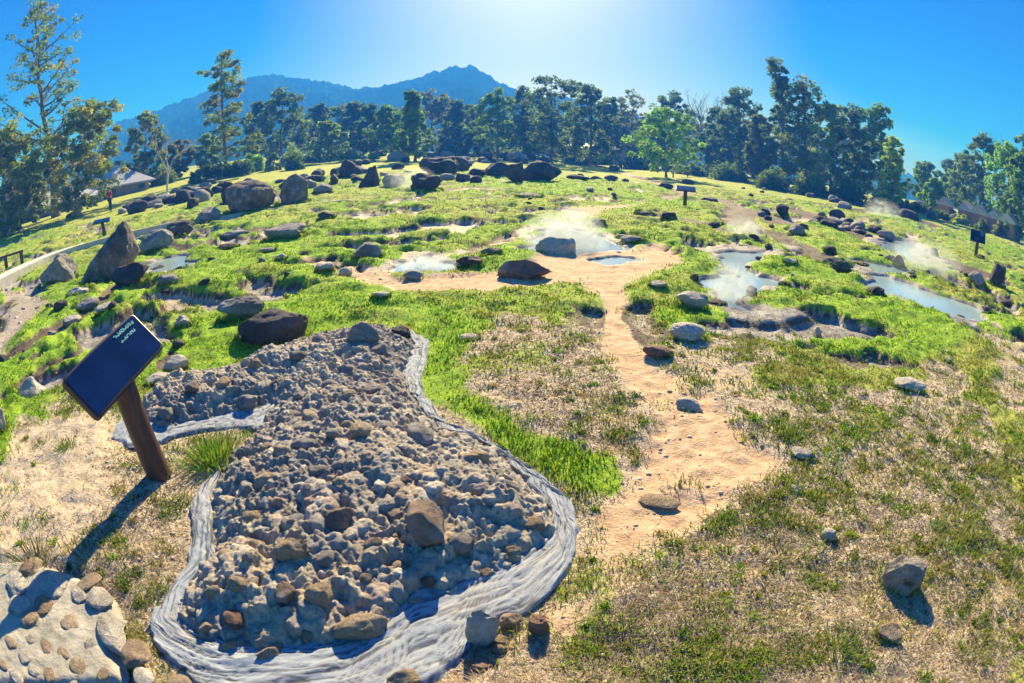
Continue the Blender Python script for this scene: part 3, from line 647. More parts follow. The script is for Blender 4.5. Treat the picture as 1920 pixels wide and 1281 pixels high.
# ------------------------------------------------------------ path, kerb and rails on the left
CONC = simple('path_concrete', (.55, .57, .52), .8, .12, 4, .4)
KERB = simple('kerb_stone', (.50, .47, .40), .9, .2, 6, .6)
def strip(P, wd, h, name, m, side=0.0, thick=.12, crown=0.0):
    P = np.array(P, float); s = np.r_[0, np.cumsum(np.linalg.norm(np.diff(P, axis=0), axis=1))]; n = int(s[-1]/.35)+2; u = np.linspace(0, s[-1], n); Q = np.c_[np.interp(u, s, P[:, 0]), np.interp(u, s, P[:, 1])]
    ker = np.ones(9)/9; Q = np.c_[np.convolve(np.pad(Q[:, 0], 4, 'edge'), ker, 'valid'), np.convolve(np.pad(Q[:, 1], 4, 'edge'), ker, 'valid')]
    t = np.gradient(Q, axis=0); t /= np.linalg.norm(t, axis=1)[:, None]; nn = np.c_[-t[:, 1], t[:, 0]]; V = []
    for i in range(n):
        c = Q[i]+nn[i]*side; g = float(tz(c[0], c[1]))
        for o_, z in ((-wd/2, g-.3), (-wd/2, g+h), (wd/2, g+h), (wd/2, g-.3)): V.append([c[0]+nn[i, 0]*o_, c[1]+nn[i, 1]*o_, z])
    F = [(i*4+j, i*4+j+1, (i+1)*4+j+1, (i+1)*4+j) for i in range(n-1) for j in range(3)]+[(0, 3, 2, 1), ((n-1)*4, (n-1)*4+1, (n-1)*4+2, (n-1)*4+3)]
    return mesh_np(name, np.array(V), F, m, smooth=False)
tag(strip(PATHL[:4], 1.5, .10, 'path', CONC), kind='structure')
tag(strip(PATHL[3:], .22, .06, 'kerb', KERB, -.75), kind='structure')
tag(strip(PATHL[:5], .16, .22, 'kerb', KERB, -.92), kind='structure')
tag(strip(PATHL[:5], .12, -.005, 'kerb', KERB, -1.5), kind='structure')
def rail(label, P, nposts, h=.42):
    P = [np.array(q) for q in P]; root = empty('wooden_rail', P[0], label, 'rail'); k = MB(); d = P[1]-P[0]
    a = math.atan2(d[1], d[0]); L = np.linalg.norm(d); M = Matrix.Rotation(a, 3, 'Z')
    k.box(d/2+[0, 0, h], (L+.2, .16, .08), M); bevel(k.build('top_rail', POST, root), .01)
    for i in range(nposts):
        q = d*i/(nposts-1); k = MB(); k.box(q+[0, 0, h/2-.09], (.13, .13, h+.1), M); bevel(k.build('post', POST, root), .01)
rail('low dark wooden rail on short posts beside the pale path at the left edge', [on(-45, 527), on(42, 496)], 4, .5)
rail('long low dark wooden bench before the boulder heap beneath the bright green tree', [on(1262, 334), on(1333, 334)], 4, .7)

# ------------------------------------------------------------ boulders and stones
ROCKS = [ # px, py, w, h, material, style, label, depth
 (208,522,128,106,'brown','spire','tall pointed brown boulder on the grass by the pale path, the sharpest of all',.7),
 (112,531,84,48,'grey','boulder','grey boulder with a shaded face just left of the tall pointed boulder',.7),
 (296,476,72,40,'grey','round','rounded grey boulder just right of the tall pointed boulder',.8),
 (248,538,80,40,'dark','flat','flat dark slab lying at the foot of the tall pointed boulder',.8),
 (337,441,58,25,'dark','boulder','low dark boulder on the bare ground behind the rounded grey boulder',.8),
 (388,414,56,32,'grey','block','squarish grey block left of the huge domed boulder',.7),
 (432,384,36,42,'dark','jag','dark upright rock against the left end of the huge domed boulder',.6),
 (472,398,104,56,'brown','round','huge domed brown boulder in front of the hedge',.7),
 (553,383,58,64,'brown','block','tall blocky brown boulder standing right of the huge domed boulder',.7),
 (606,365,38,19,'grey','round','small rounded grey boulder right of the tall blocky boulder',.8),
 (692,351,42,46,'dark','spire','leaning dark boulder tapering upwards, left of the steaming rocks',.6),
 (656,334,44,34,'dark','jag','dark peaked rock behind the leaning tapered boulder',.7),
 (738,352,44,24,'grey','round','pale rock wrapped in steam at the middle of the lawn',.7),
 (800,359,62,33,'dark','boulder','dark squat boulder beside the steam, right of the pale steaming rock',.7),
 (824,328,78,34,'dark','boulder','long dark boulder at the left of the central boulder group',.6),
 (857,320,50,30,'dark','round','dark rounded boulder rising behind the long central boulder',.6),
 (932,331,58,32,'dark','round','dark domed boulder in the right half of the central boulder group',.7),
 (963,343,38,36,'dark','block','upright dark boulder between two domed ones in the central group',.7),
 (1012,341,84,40,'dark','round','biggest dark domed boulder, at the right end of the central group',.6),
 (1017,311,28,13,'dark','boulder','small dark rock just behind the biggest domed boulder',.7),
 (895,332,34,13,'dark','round','low dark rock in front of the gap in the central boulder group',.7),
 (838,341,32,14,'grey','round','small grey rock at the foot of the long central boulder',.7),
 (868,342,30,17,'dark','boulder','small dark rock right of the grey one below the central boulders',.7),
 (892,345,24,14,'dark','round','round dark rock below the low rock of the central group',.7),
 (746,318,26,11,'dark','boulder','lone dark rock on the lawn above the steaming rocks',.7),
 (765,324,18,7,'dark','flat','tiny flat rock beside the lone rock above the steaming rocks',.7),
 (1084,339,46,10,'dark','flat','long flat dark rock right of the central boulders, at the left of a short row',.6),
 (1118,337,26,10,'dark','round','second rock in the short row right of the central boulders',.7),
 (1146,338,26,9,'dark','round','third rock in the short row, in front of the standing man',.7),
 (1171,340,18,8,'dark','round','last and smallest rock of the short row beside the pale path',.7),
 (1151,323,22,11,'dark','block','dark rock just left of the standing man',.7),
 (1088,333,16,9,'dark','boulder','small dark rock just behind the long flat one of the short row',.7),
 (990,372,54,13,'grey','flat','grey flat oval stone alone on the lawn below the central boulders',.7),
 (536,451,84,30,'grey','flat','flat grey oval slab casting a broad shadow, left of the small springs',.7),
 (613,416,36,15,'dark','boulder','dark rock on the turf above the flat oval slab',.7),
 (690,489,58,28,'grey','boulder','grey boulder with grass round it at the left end of the blue pond',.8),
 (775,524,38,17,'grey','block','small grey stone on the sand below the blue pond',.8),
 (880,504,52,22,'dark','jag','rough dark stone at the right end of the blue pond',.7),
 (922,488,42,18,'brown','boulder','brown stone behind the rough one at the right end of the blue pond',.7),
 (985,521,106,42,'brown','block','big wedge shaped brown rock with a shaded face on the orange sand',.6),
 (1043,475,80,46,'pale','boulder','pale boulder in the middle of the steaming spring',.6),
 (1170,448,34,14,'grey','flat','flat stone at the right rim of the steaming spring',.7),
 (1185,458,46,14,'grey','flat','long flat stone below the right rim of the steaming spring',.7),
 (1120,428,30,12,'grey','flat','flat stone at the far rim of the steaming spring',.7),
 (1253,413,28,13,'dark','boulder','dark stone on the grass left below the lone lectern sign',.7),
 (1206,403,32,8,'dark','flat','low flat dark stone beside the curved sandy trail',.7),
 (1332,379,36,15,'dark','boulder','dark wedge of rock right of the lone lectern sign',.7),
 (1248,352,30,12,'dark','flat','dark flat stone behind and left of the lone lectern sign',.7),
 (1290,346,26,12,'dark','round','round dark rock just above the lone lectern sign',.7),
 (1466,406,26,22,'dark','block','dark upright stump of rock standing in the pale runnel on the right',.8),
 (1494,443,34,19,'grey','round','rounded grey rock below the upright stump in the runnel',.8),
 (1506,432,18,10,'dark','round','little dark rock touching the rounded grey one below the stump',.8),
 (1565,505,64,34,'moss','jag','heap-like mossy dark rock on the turf left of the long stream',.8),
 (1556,474,28,14,'dark','round','small dark rock just above the mossy one',.8),
 (1342,424,30,10,'dark','round','small dark rock on the pale bank right of the steaming spring',.8),
 (1296,583,64,30,'pale','round','pale rounded stone below the winding pond, the farther of two alike',.8),
 (1289,640,70,38,'pale','round','pale grey rounded stone beside the sandy trail, nearer of two alike',.8),
 (1232,672,60,24,'red','flat','dark reddish stone lying on the edge of the sandy trail',.7),
 (1292,764,54,26,'pale','flat','tilted tan slab half sunk in the sand right of the trail',.6),
 (1500,858,44,20,'pale','flat','flat pale stone in the dry grass where the orange sand ends',.8),
 (1236,945,80,20,'tan','flat','flat pinkish stone lying in the sandy trail near the rock bed',.6),
 (1489,924,30,15,'pale','jag','little pale stone in the dry grass below the orange sand',.8),
 (1552,1012,34,24,'pale','round','small pale stone above and left of the speckled rock',.8),
 (1676,1108,88,70,'speckled','boulder','big speckled grey rock in the dry grass at the near right',.8),
 (1655,1206,56,34,'tan','flat','broken tan stone in front of the speckled grey rock',.8),
 (1702,735,70,24,'pale','flat','flat pale stone lying in the green patch of the right hand lawn',.7),
 (1777,683,18,12,'pale','boulder','tiny pale stone beyond the flat pale one on the right hand lawn',.8),
 (1535,614,16,20,'pale','block','small upright white stone in the bright green turf',.8),
 (1640,556,36,22,'dark','round','dark domed rock at the left bank of the long stream',.8),
 (1803,590,26,15,'dark','round','dark rock in the lower part of the long stream',.8),
 (1851,590,30,14,'dark','boulder','dark rock at the lower end of the long stream',.8),
 (1831,535,38,23,'grey','boulder','grey brown boulder beside the peaked black rock at the far right',.8),
 (1867,541,36,36,'dark','jag','peaked black rock like a little tower at the far right',.8),
 (1888,563,24,14,'dark','round','dark rock below the peaked black one at the far right',.8),
 (1684,500,22,18,'dark','block','dark rock at the left rim of the upper pond',.8),
 (1750,480,18,15,'brown','round','round brown stone in the steam below the thin posted board',.8),
 (1735,483,18,9,'dark','boulder','low dark stone beside the round brown one in the steam',.8),
 (1664,547,12,7,'dark','round','tiny dark stone in the water of the long stream',.8),
 (1838,488,18,8,'dark','boulder','small dark stone at the foot of the thin posted board',.8),
 (1612,497,40,8,'brown','flat','flat brown stone between the two right hand streams',.7),
 (1302,528,16,13,'dark','round','small dark stone left of the winding pond',.8),
 (1480,376,22,7,'dark','flat','flat dark stone on the lawn above the upright stump',.7),
 (1520,371,24,9,'dark','flat','flat dark stone on the lawn before the dark tree grove',.7),
 (512,641,140,66,'dark','flat','large dark overhanging slab of rock touching the far end of the rock bed',.6),
 (455,604,96,38,'grey','flat','flat grey slab behind the large overhanging rock',.5),
 (749,629,44,27,'dark','boulder','dark stone on the far right corner of the rock bed',.8),
 (331,691,54,30,'pale','round','pale rounded stone between the lectern board and the rock bed',.7),
 (296,712,56,18,'pale','round','long pale stone at the far left tip of the rock bed',.6),
 (303,648,38,20,'pale','round','pale stone peeping out behind the lectern board',.8),
 (58,734,74,42,'pale','block','broken pale block of stone in the grass left of the lectern board',.8),
 (4,815,36,56,'pale','boulder','pale stone at the left frame edge above the bare soil',.8),
 (201,591,48,16,'pale','flat','flat pale stone in the turf above the lectern board',.7),
 (163,577,54,22,'grey','round','grey stone left of the flat pale one above the lectern board',.7),
 (152,556,54,18,'pale','flat','flat whitish stone below the tall pointed boulder',.7),
 (316,537,44,20,'grey','round','grey stone on the turf below the rounded grey boulder',.8),
 (296,500,28,15,'dark','round','dark round stone by the wet runnel below the rounded grey boulder',.8),
 (338,502,26,14,'dark','round','dark round stone on the right side of the wet runnel',.8),
 (136,602,40,18,'pale','flat','whitish flat stone in the turf at the left, over the long runnel',.7),
 (345,622,34,22,'pale','boulder','pale stone on the turf between the lectern board and the overhanging slab',.8),
 (428,470,46,12,'dark','flat','thin dark ledge of rock on the turf left of the flat oval slab',.6),
 (440,440,60,14,'grey','flat','low jagged ledge of grey rock left above the flat oval slab',.6),
 (500,477,40,12,'grey','flat','bluish flat stone in the turf below the flat oval slab',.6),
 (528,492,24,14,'pale','round','small white stone below the flat oval slab',.8),
 (610,511,38,16,'pale','boulder','pale stone on the bare patch left of the sandy ground',.8),
 (648,512,26,18,'pale','round','second pale stone on the bare patch left of the sandy ground',.8),
 (905,1200,62,66,'pale','boulder','rough pale stone standing in front of the mortar band, largest of its group',.7),
 (957,1168,46,34,'tan','boulder','rough tan stone right behind the standing one by the mortar band',.8),
 (1010,1186,40,38,'red','boulder','smooth reddish stone, outermost of the group by the mortar band',.8),
 (938,1200,32,18,'tan','boulder','small stone wedged between the two rough tan ones by the mortar band',.8),
 (905,1256,54,24,'red','boulder','flat reddish stone at the bottom of the group by the mortar band',.7),
 (936,1222,30,20,'tan','boulder','little flat stone in the middle of the group by the mortar band',.8),
 (758,1284,60,36,'tan','boulder','angular tan stone at the bottom frame edge in front of the mortar',.8),
 (880,640,44,12,'pale','flat','pale flat stone in the lush grass beyond the rock bed',.7),
 (715,568,36,14,'pale','flat','pale flat stone on the thin grass beyond the rock bed',.7),
 (1232,548,34,12,'pale','flat','pale flat stone in the grass right of the sandy trail',.7),
 (1408,556,22,20,'brown','block','brown stone at the right bank of the winding pond',.8),
 (1345,572,40,10,'dark','flat','flat dark stone at the near bank of the winding pond',.7),
 (1470,537,26,10,'dark','flat','dark flat stone on the turf right of the winding pond',.7),
 (1480,505,28,10,'pale','flat','pale flat stone on the turf right of the winding pond',.7),
 (220,377,0,0,'dark','boulder','skip',.8),
]
for px, py, w_, h_, mk, st, lb, dp in ROCKS:
    if w_ == 0: continue
    big = w_*h_ > 900
    rock(px, py, w_, h_, mk, st, lb, 'boulder' if big else 'stone', 'boulder' if big else 'stone', None, dp, 5 if w_*h_ > 2500 else (4 if w_ > 28 else 3))
# heaps too uniform to tell their stones apart
PROTO = []
for i in range(9):
    v, f = rock_verts(7000+i*31, .5, .38, .42, ['boulder', 'jag', 'block', 'round', 'boulder', 'jag', 'flat', 'boulder', 'round'][i], 3, .3)
    o = mesh_np('proto', v, f, RM['dark'] if i % 3 else RM['grey']); PROTO.append(o.data); bpy.data.objects.remove(o)
def heap(n, line, spread, wr, label, group, seed, name='heap_rock'):
    rg = np.random.default_rng(seed); L = [np.array(q, float) for q in line]
    for i in range(n):
        t = rg.random()*(len(L)-1); k = int(t); q = L[k]+(L[min(k+1, len(L)-1)]-L[k])*(t-k)
        p = on(q[0]+rg.normal()*spread[0], q[1]+rg.normal()*spread[1]); dist = math.hypot(math.hypot(p[0], p[1]), CAM_H-p[2])
        wd = 1.3*(wr[0]+(wr[1]-wr[0])*rg.random()**1.6)*dist/FPX
        o = bpy.data.objects.new(name, PROTO[int(rg.integers(9))]); COL.objects.link(o); o.location = (p[0], p[1], p[2]-.02*wd)
        o.scale = (wd, wd*rg.uniform(.7, 1.1), wd*rg.uniform(.7, 1.3)); o.rotation_euler = (0, 0, rg.uniform(0, 6.28)); tag(o, label, 'rock', group)
heap(40, [(232,397),(300,384),(360,372),(420,358)], (8, 7), (16, 38), 'dark rock in the long heap on the lawn in front of the left house', 'rocks heaped before the left house', 1)
heap(16, [(440,362),(520,346),(600,342)], (10, 6), (14, 34), 'dark rock in the heap behind the huge domed and tall blocky boulders', 'rocks heaped behind the domed boulder', 2)
heap(18, [(590,335),(640,330),(690,322),(610,350)], (14, 7), (14, 32), 'dark rock in the scatter left of and behind the leaning tapered boulder', 'rocks scattered by the leaning boulder', 3)
heap(22, [(650,305),(740,298),(830,300),(900,303),(1010,300)], (12, 4), (14, 40), 'dark rock in the low row on the lawn below the middle trees', 'rocks in a row below the middle trees', 4)
heap(30, [(1230,312),(1300,316),(1360,322),(1440,330),(1480,345)], (14, 5), (14, 36), 'dark rock in the shaded heap under the grove right of the bright green tree', 'rocks heaped below the grove', 5)
heap(30, [(1450,345),(1530,362),(1600,380),(1680,392),(1760,402),(1820,415)], (10, 6), (14, 34), 'dark rock in the bank of rocks running from the grove towards the red huts', 'rocks along the bank before the huts', 6)
heap(26, [(1540,412),(1580,425),(1620,435),(1665,450)], (14, 7), (12, 34), 'dark rock in the stony streak leading to the upper right pond', 'rocks in the stony streak', 7)
heap(16, [(1600,470),(1690,500),(1760,515),(1820,525)], (16, 7), (8, 20), 'small dark stone along the steaming right hand streams', 'stones along the right streams', 8, 'stone')
heap(12, [(1400,520),(1440,450),(1430,405)], (16, 10), (8, 20), 'small stone along the runnel above the winding pond', 'stones along the runnel', 9, 'stone')
heap(14, [(1000,395),(1080,360),(1200,385),(1380,350),(1440,385)], (30, 10), (8, 20), 'small dark stone sprinkled over the middle lawn around the lone sign', 'stones over the middle lawn', 10, 'stone')
heap(16, [(20,700),(80,620),(180,560),(260,520)], (16, 10), (12, 28), 'small pale stone along the long runnel at the left', 'stones along the left runnel', 11, 'stone')
heap(14, [(600,470),(450,520),(350,580),(260,620)], (50, 24), (10, 24), 'small stone half sunk in the left hand turf', 'stones in the left turf', 12, 'stone')

# ------------------------------------------------------------ trees
def tube_arr(pts, rad, k=6):
    pts = np.asarray(pts, float); n = len(pts); t = np.gradient(pts, axis=0); t /= np.linalg.norm(t, axis=1)[:, None]+1e-9
    ref = np.where(np.abs(t[:, 2:3]) > .7, np.array([[.98, .17, .05]]), np.array([[0, 0, 1.0]])); a = np.cross(t, ref); a /= np.linalg.norm(a, axis=1)[:, None]+1e-9; b = np.cross(t, a)
    q = np.arange(k)*2*math.pi/k; V = pts[:, None, :]+rad[:, None, None]*(np.cos(q)[None, :, None]*a[:, None, :]+np.sin(q)[None, :, None]*b[:, None, :])
    i = np.arange(n-1)[:, None]*k+np.arange(k)[None, :]; j = np.arange(n-1)[:, None]*k+(np.arange(k)[None, :]+1) % k
    return V.reshape(-1, 3), np.stack([i, j, j+k, i+k], -1).reshape(-1, 4)
class Tubes:
    def __init__(s): s.V = []; s.F = []; s.n = 0
    def add(s, pts, rad, k=6):
        V, F = tube_arr(pts, np.asarray(rad, float), k); s.V.append(V); s.F.append(F+s.n); s.n += len(V)
    def build(s, name, m, parent): return mesh_np(name, np.concatenate(s.V), np.concatenate(s.F), m, parent, True)
def leaves(rg, C, Rc, n_per, ls, cols, flat=.7, bend=.35):
    """leaf-sized faces round the cluster centres"""
    nC = len(C); n = nC*n_per; ci = np.repeat(np.arange(nC), n_per)
    off = rg.normal(size=(n, 3)); off /= np.linalg.norm(off, axis=1)[:, None]; off *= (rg.random(n)**.45)[:, None]; off[:, 2] *= flat
    P = C[ci]+off*Rc[ci][:, None]
    a = rg.normal(size=(n, 3)); a[:, 2] *= .6; a /= np.linalg.norm(a, axis=1)[:, None]; b = rg.normal(size=(n, 3)); b = np.cross(a, b); b /= np.linalg.norm(b, axis=1)[:, None]
    s = ls*rg.uniform(.55, 1.35, n)[:, None]; nn = np.cross(a, b)
    V = np.stack([P-a*s, P-b*s*.5+nn*s*bend*.5, P+a*s, P+b*s*.5+nn*s*bend*.5], 1).reshape(-1, 3)
    F = np.arange(n*4).reshape(n, 4)
    cc = cols[rg.integers(len(cols), size=nC)][ci]*rg.uniform(.7, 1.3, n)[:, None]
    cc = 1.22*cc*(1+.30*rg.normal(size=nC).clip(-1, 1))[ci][:, None]
    return V, F, np.repeat(np.clip(cc, .004, .9), 4, axis=0)
PAL = {'dense': np.array([[0.065, 0.136, 0.036], [0.087, 0.160, 0.036], [0.051, 0.112, 0.042]]), 'blue': np.array([[0.051, 0.112, 0.048], [0.072, 0.136, 0.048], [0.087, 0.144, 0.060]]),
       'olive': 1.25*np.array([[0.189, 0.192, 0.024], [0.145, 0.192, 0.024], [0.290, 0.240, 0.036], [0.116, 0.160, 0.024]]), 'green': np.array([[0.102, 0.224, 0.036], [0.131, 0.272, 0.036], [0.072, 0.176, 0.036]]),
       'bright': np.array([[0.203, 0.416, 0.048], [0.261, 0.480, 0.060], [0.145, 0.320, 0.048]]), 'lime': np.array([[0.319, 0.448, 0.036], [0.435, 0.480, 0.048], [0.232, 0.384, 0.036]]), 'pale': np.array([[0.203, 0.304, 0.096], [0.246, 0.336, 0.120], [0.145, 0.256, 0.084]]),
       'mixed': np.array([[0.087, 0.176, 0.036], [0.145, 0.192, 0.036], [0.217, 0.192, 0.036], [0.072, 0.144, 0.036]]), 'rust': np.array([[0.145, 0.128, 0.060], [0.116, 0.144, 0.060], [0.189, 0.144, 0.072]])}
# kind: crown start, envelope (fractions of the half width from crown base to top), limbs, subs, cluster radius, leaves per cluster, leaf size, limb rise, gap
KIND = {
 'airy':   (.20, [.55, .9, 1, .85, .75, .6, .35], 36, 4, .075, 40, .17, .35, .7),
 'layer':  (.20, [.75, 1, .8, .40, .62, .58, .45], 24, 4, .085, 56, .18, .15, .6),
 'dense':  (.16, [.75, 1, 1, .95, .85, .65, .30], 26, 4, .125, 58, .21, .25, .8),
 'wide':   (.28, [.65, .95, 1, .9, .7, .35], 24, 4, .12, 56, .20, .3, .7),
 'bushy':  (.12, [.8, 1, 1, .95, .8, .5], 36, 4, .125, 74, .19, .25, .7),
 'cone':   (.10, [1, .9, .75, .6, .42, .25, .08], 36, 3, .12, 55, .20, .05, .7),
 'flat':   (.60, [.4, .9, 1, .7], 18, 4, .10, 40, .20, .25, .5),
 'column': (.18, [.8, 1, .75, 1, .6, .85, .5, .4], 22, 4, .12, 54, .20, .35, .7),
 'clump':  (.15, [.9, 1, .8, .42, .55, .30, .4], 26, 4, .11, 58, .20, .3, .8),
 'sparse': (.25, [.6, 1, 1, .9, .55], 26, 4, .10, 24, .19, .4, .7),
}
def tree(px, py, dist, tpx, tpy, wpx, kind, pal, label, seed, name='tree', pale=False, group=None, base_py=None):
    rg = np.random.default_rng(seed*17+3); e0, a0 = el_az(px, py); x, y = dist*math.sin(a0), dist*math.cos(a0); z0 = float(tz(x, y))-.1
    e1, a1 = el_az(tpx, tpy); H = dist*math.tan(e1)+CAM_H-z0; W = wpx*dist/math.cos(max(e1*.6, 0))/FPX/2*(1.45 if kind in ('airy', 'layer') else 1.22)
    cs, env, nl, ns, rc, npl, ls, rise, gap = KIND[kind]; env = np.array(env)
    lean = np.array([dist*math.sin(a1)-x, dist*math.cos(a1)-y]); ln = np.linalg.norm(lean); lean = lean*min(1, H*.18/max(ln, 1e-6))
    root = empty(name, (x, y, z0), label, 'tree', group)
    nT = 14; u = np.linspace(0, 1, nT); wob = np.c_[np.cumsum(rg.normal(size=nT)), np.cumsum(rg.normal(size=nT))]*H*.006; wob -= wob[0]
    T = np.c_[lean[0]*u**1.3+wob[:, 0], lean[1]*u**1.3+wob[:, 1], H*.94*u]; r0 = max(.10, H*.017)
    tb = Tubes(); tb.add(T, r0*(1-.88*u)*(1+.5*np.exp(-u*18)), 8)
    C = []; RC = []; cr = rc*H*.55*.5+rc*W*.9
    def axis(h): return np.array([np.interp(h, u, T[:, i]) for i in range(3)])
    for i in range(nl):
        t = (i+rg.random())/nl; hh = cs+(1-cs)*t; rad = W*np.interp(t, np.linspace(0, 1, len(env)), env)*rg.uniform(.75, 1.15); ang = i*2.4+rg.normal()*.5
        tipr = rad*rg.uniform(.55, 1.0); tip = axis(min(1, hh))+[math.cos(ang)*tipr, math.sin(ang)*tipr, 0]
        st = axis(max(cs*.6, hh-rise*rg.uniform(.5, 1.1)*tipr/max(H, 1e-6)*2.2)); m = (st+tip)/2+[0, 0, -rise*tipr*.15]+rg.normal(size=3)*tipr*.06
        s_ = np.linspace(0, 1, 6)[:, None]; P = st*(1-s_)**2+2*m*s_*(1-s_)+tip*s_**2; rl = r0*(.42-.25*t)
        tb.add(P, rl*(1-.8*s_[:, 0]), 5)
        for k in range(ns):
            f = rg.uniform(.45, 1.0); b0 = P[int(f*5)]; d = rg.normal(size=3)*[1, 1, .55]; d = d/np.linalg.norm(d)*max(cr*1.1, tipr*.32)*rg.uniform(.6, 1.2)
            b1 = b0+d; tb.add(np.array([b0, (b0+b1)/2+rg.normal(size=3)*.05*tipr, b1]), np.array([rl*.35, rl*.25, rl*.1]), 4)
            C.append(b1); RC.append(cr*rg.uniform(.35, 1.0))
        C.append(tip); RC.append(cr*rg.uniform(.5, 1.0))
    C.append(axis(1.0)); RC.append(cr)
    C = np.array(C); RC = np.array(RC); C[:, 2] = np.minimum(C[:, 2], H-RC*.6)
    V, F, cc = leaves(rg, C, RC, npl, ls*(dist/60)**.5*1.0, PAL[pal])
    tb.build('trunk', PALEBARK if pale else BARK, root); mesh_np('crown', V, F, LEAF, root, False, cc)
    return root
def bare_tree(px, py, dist, tpx, tpy, wpx, label, seed, m, name='bare_tree'):
    rg = np.random.default_rng(seed); e0, a0 = el_az(px, py); x, y = dist*math.sin(a0), dist*math.cos(a0); z0 = float(tz(x, y))-.1
    H = dist*math.tan(el_az(tpx, tpy)[0])+CAM_H-z0; W = wpx*dist/FPX/2; root = empty(name, (x, y, z0), label, 'tree'); tb = Tubes(); tw = Tubes()
    def grow(p, d, L, r, lev):
        n = 5; P = [p]; dd = d.copy()
        for i in range(n): dd = dd+rg.normal(size=3)*.10+[0, 0, .03]; dd /= np.linalg.norm(dd); P.append(P[-1]+dd*L/n)
        P = np.array(P); (tb if lev < 2 else tw).add(P, np.linspace(r, r*.55, n+1), 6 if lev < 2 else 4)
        if lev >= 5: return
        for c in range(3 if lev < 3 else 2):
            q = P[rg.integers(3, n+1)] if c else P[-1]; v = rg.normal(size=3); v[2] = abs(v[2])*.4; v = dd*.9+v*.62*np.array([W/H*1.9, W/H*1.9, 1]); v /= np.linalg.norm(v)
            grow(q, v, L*rg.uniform(.6, .82), r*.55, lev+1)
    grow(np.zeros(3), np.array([rg.normal()*.05, rg.normal()*.05, 1.0]), H*.30, H*.017, 0)
    V = np.concatenate(tb.V+tw.V); k = H/V[:, 2].max(); kw = W/max(1e-6, np.percentile(np.abs(V[:, :2]), 99))
    for T in (tb, tw): T.V = [v*[min(kw, k*1.3), min(kw, k*1.3), k] for v in T.V]
    tb.build('trunk', m, root); tw.build('branches', m, root); return root
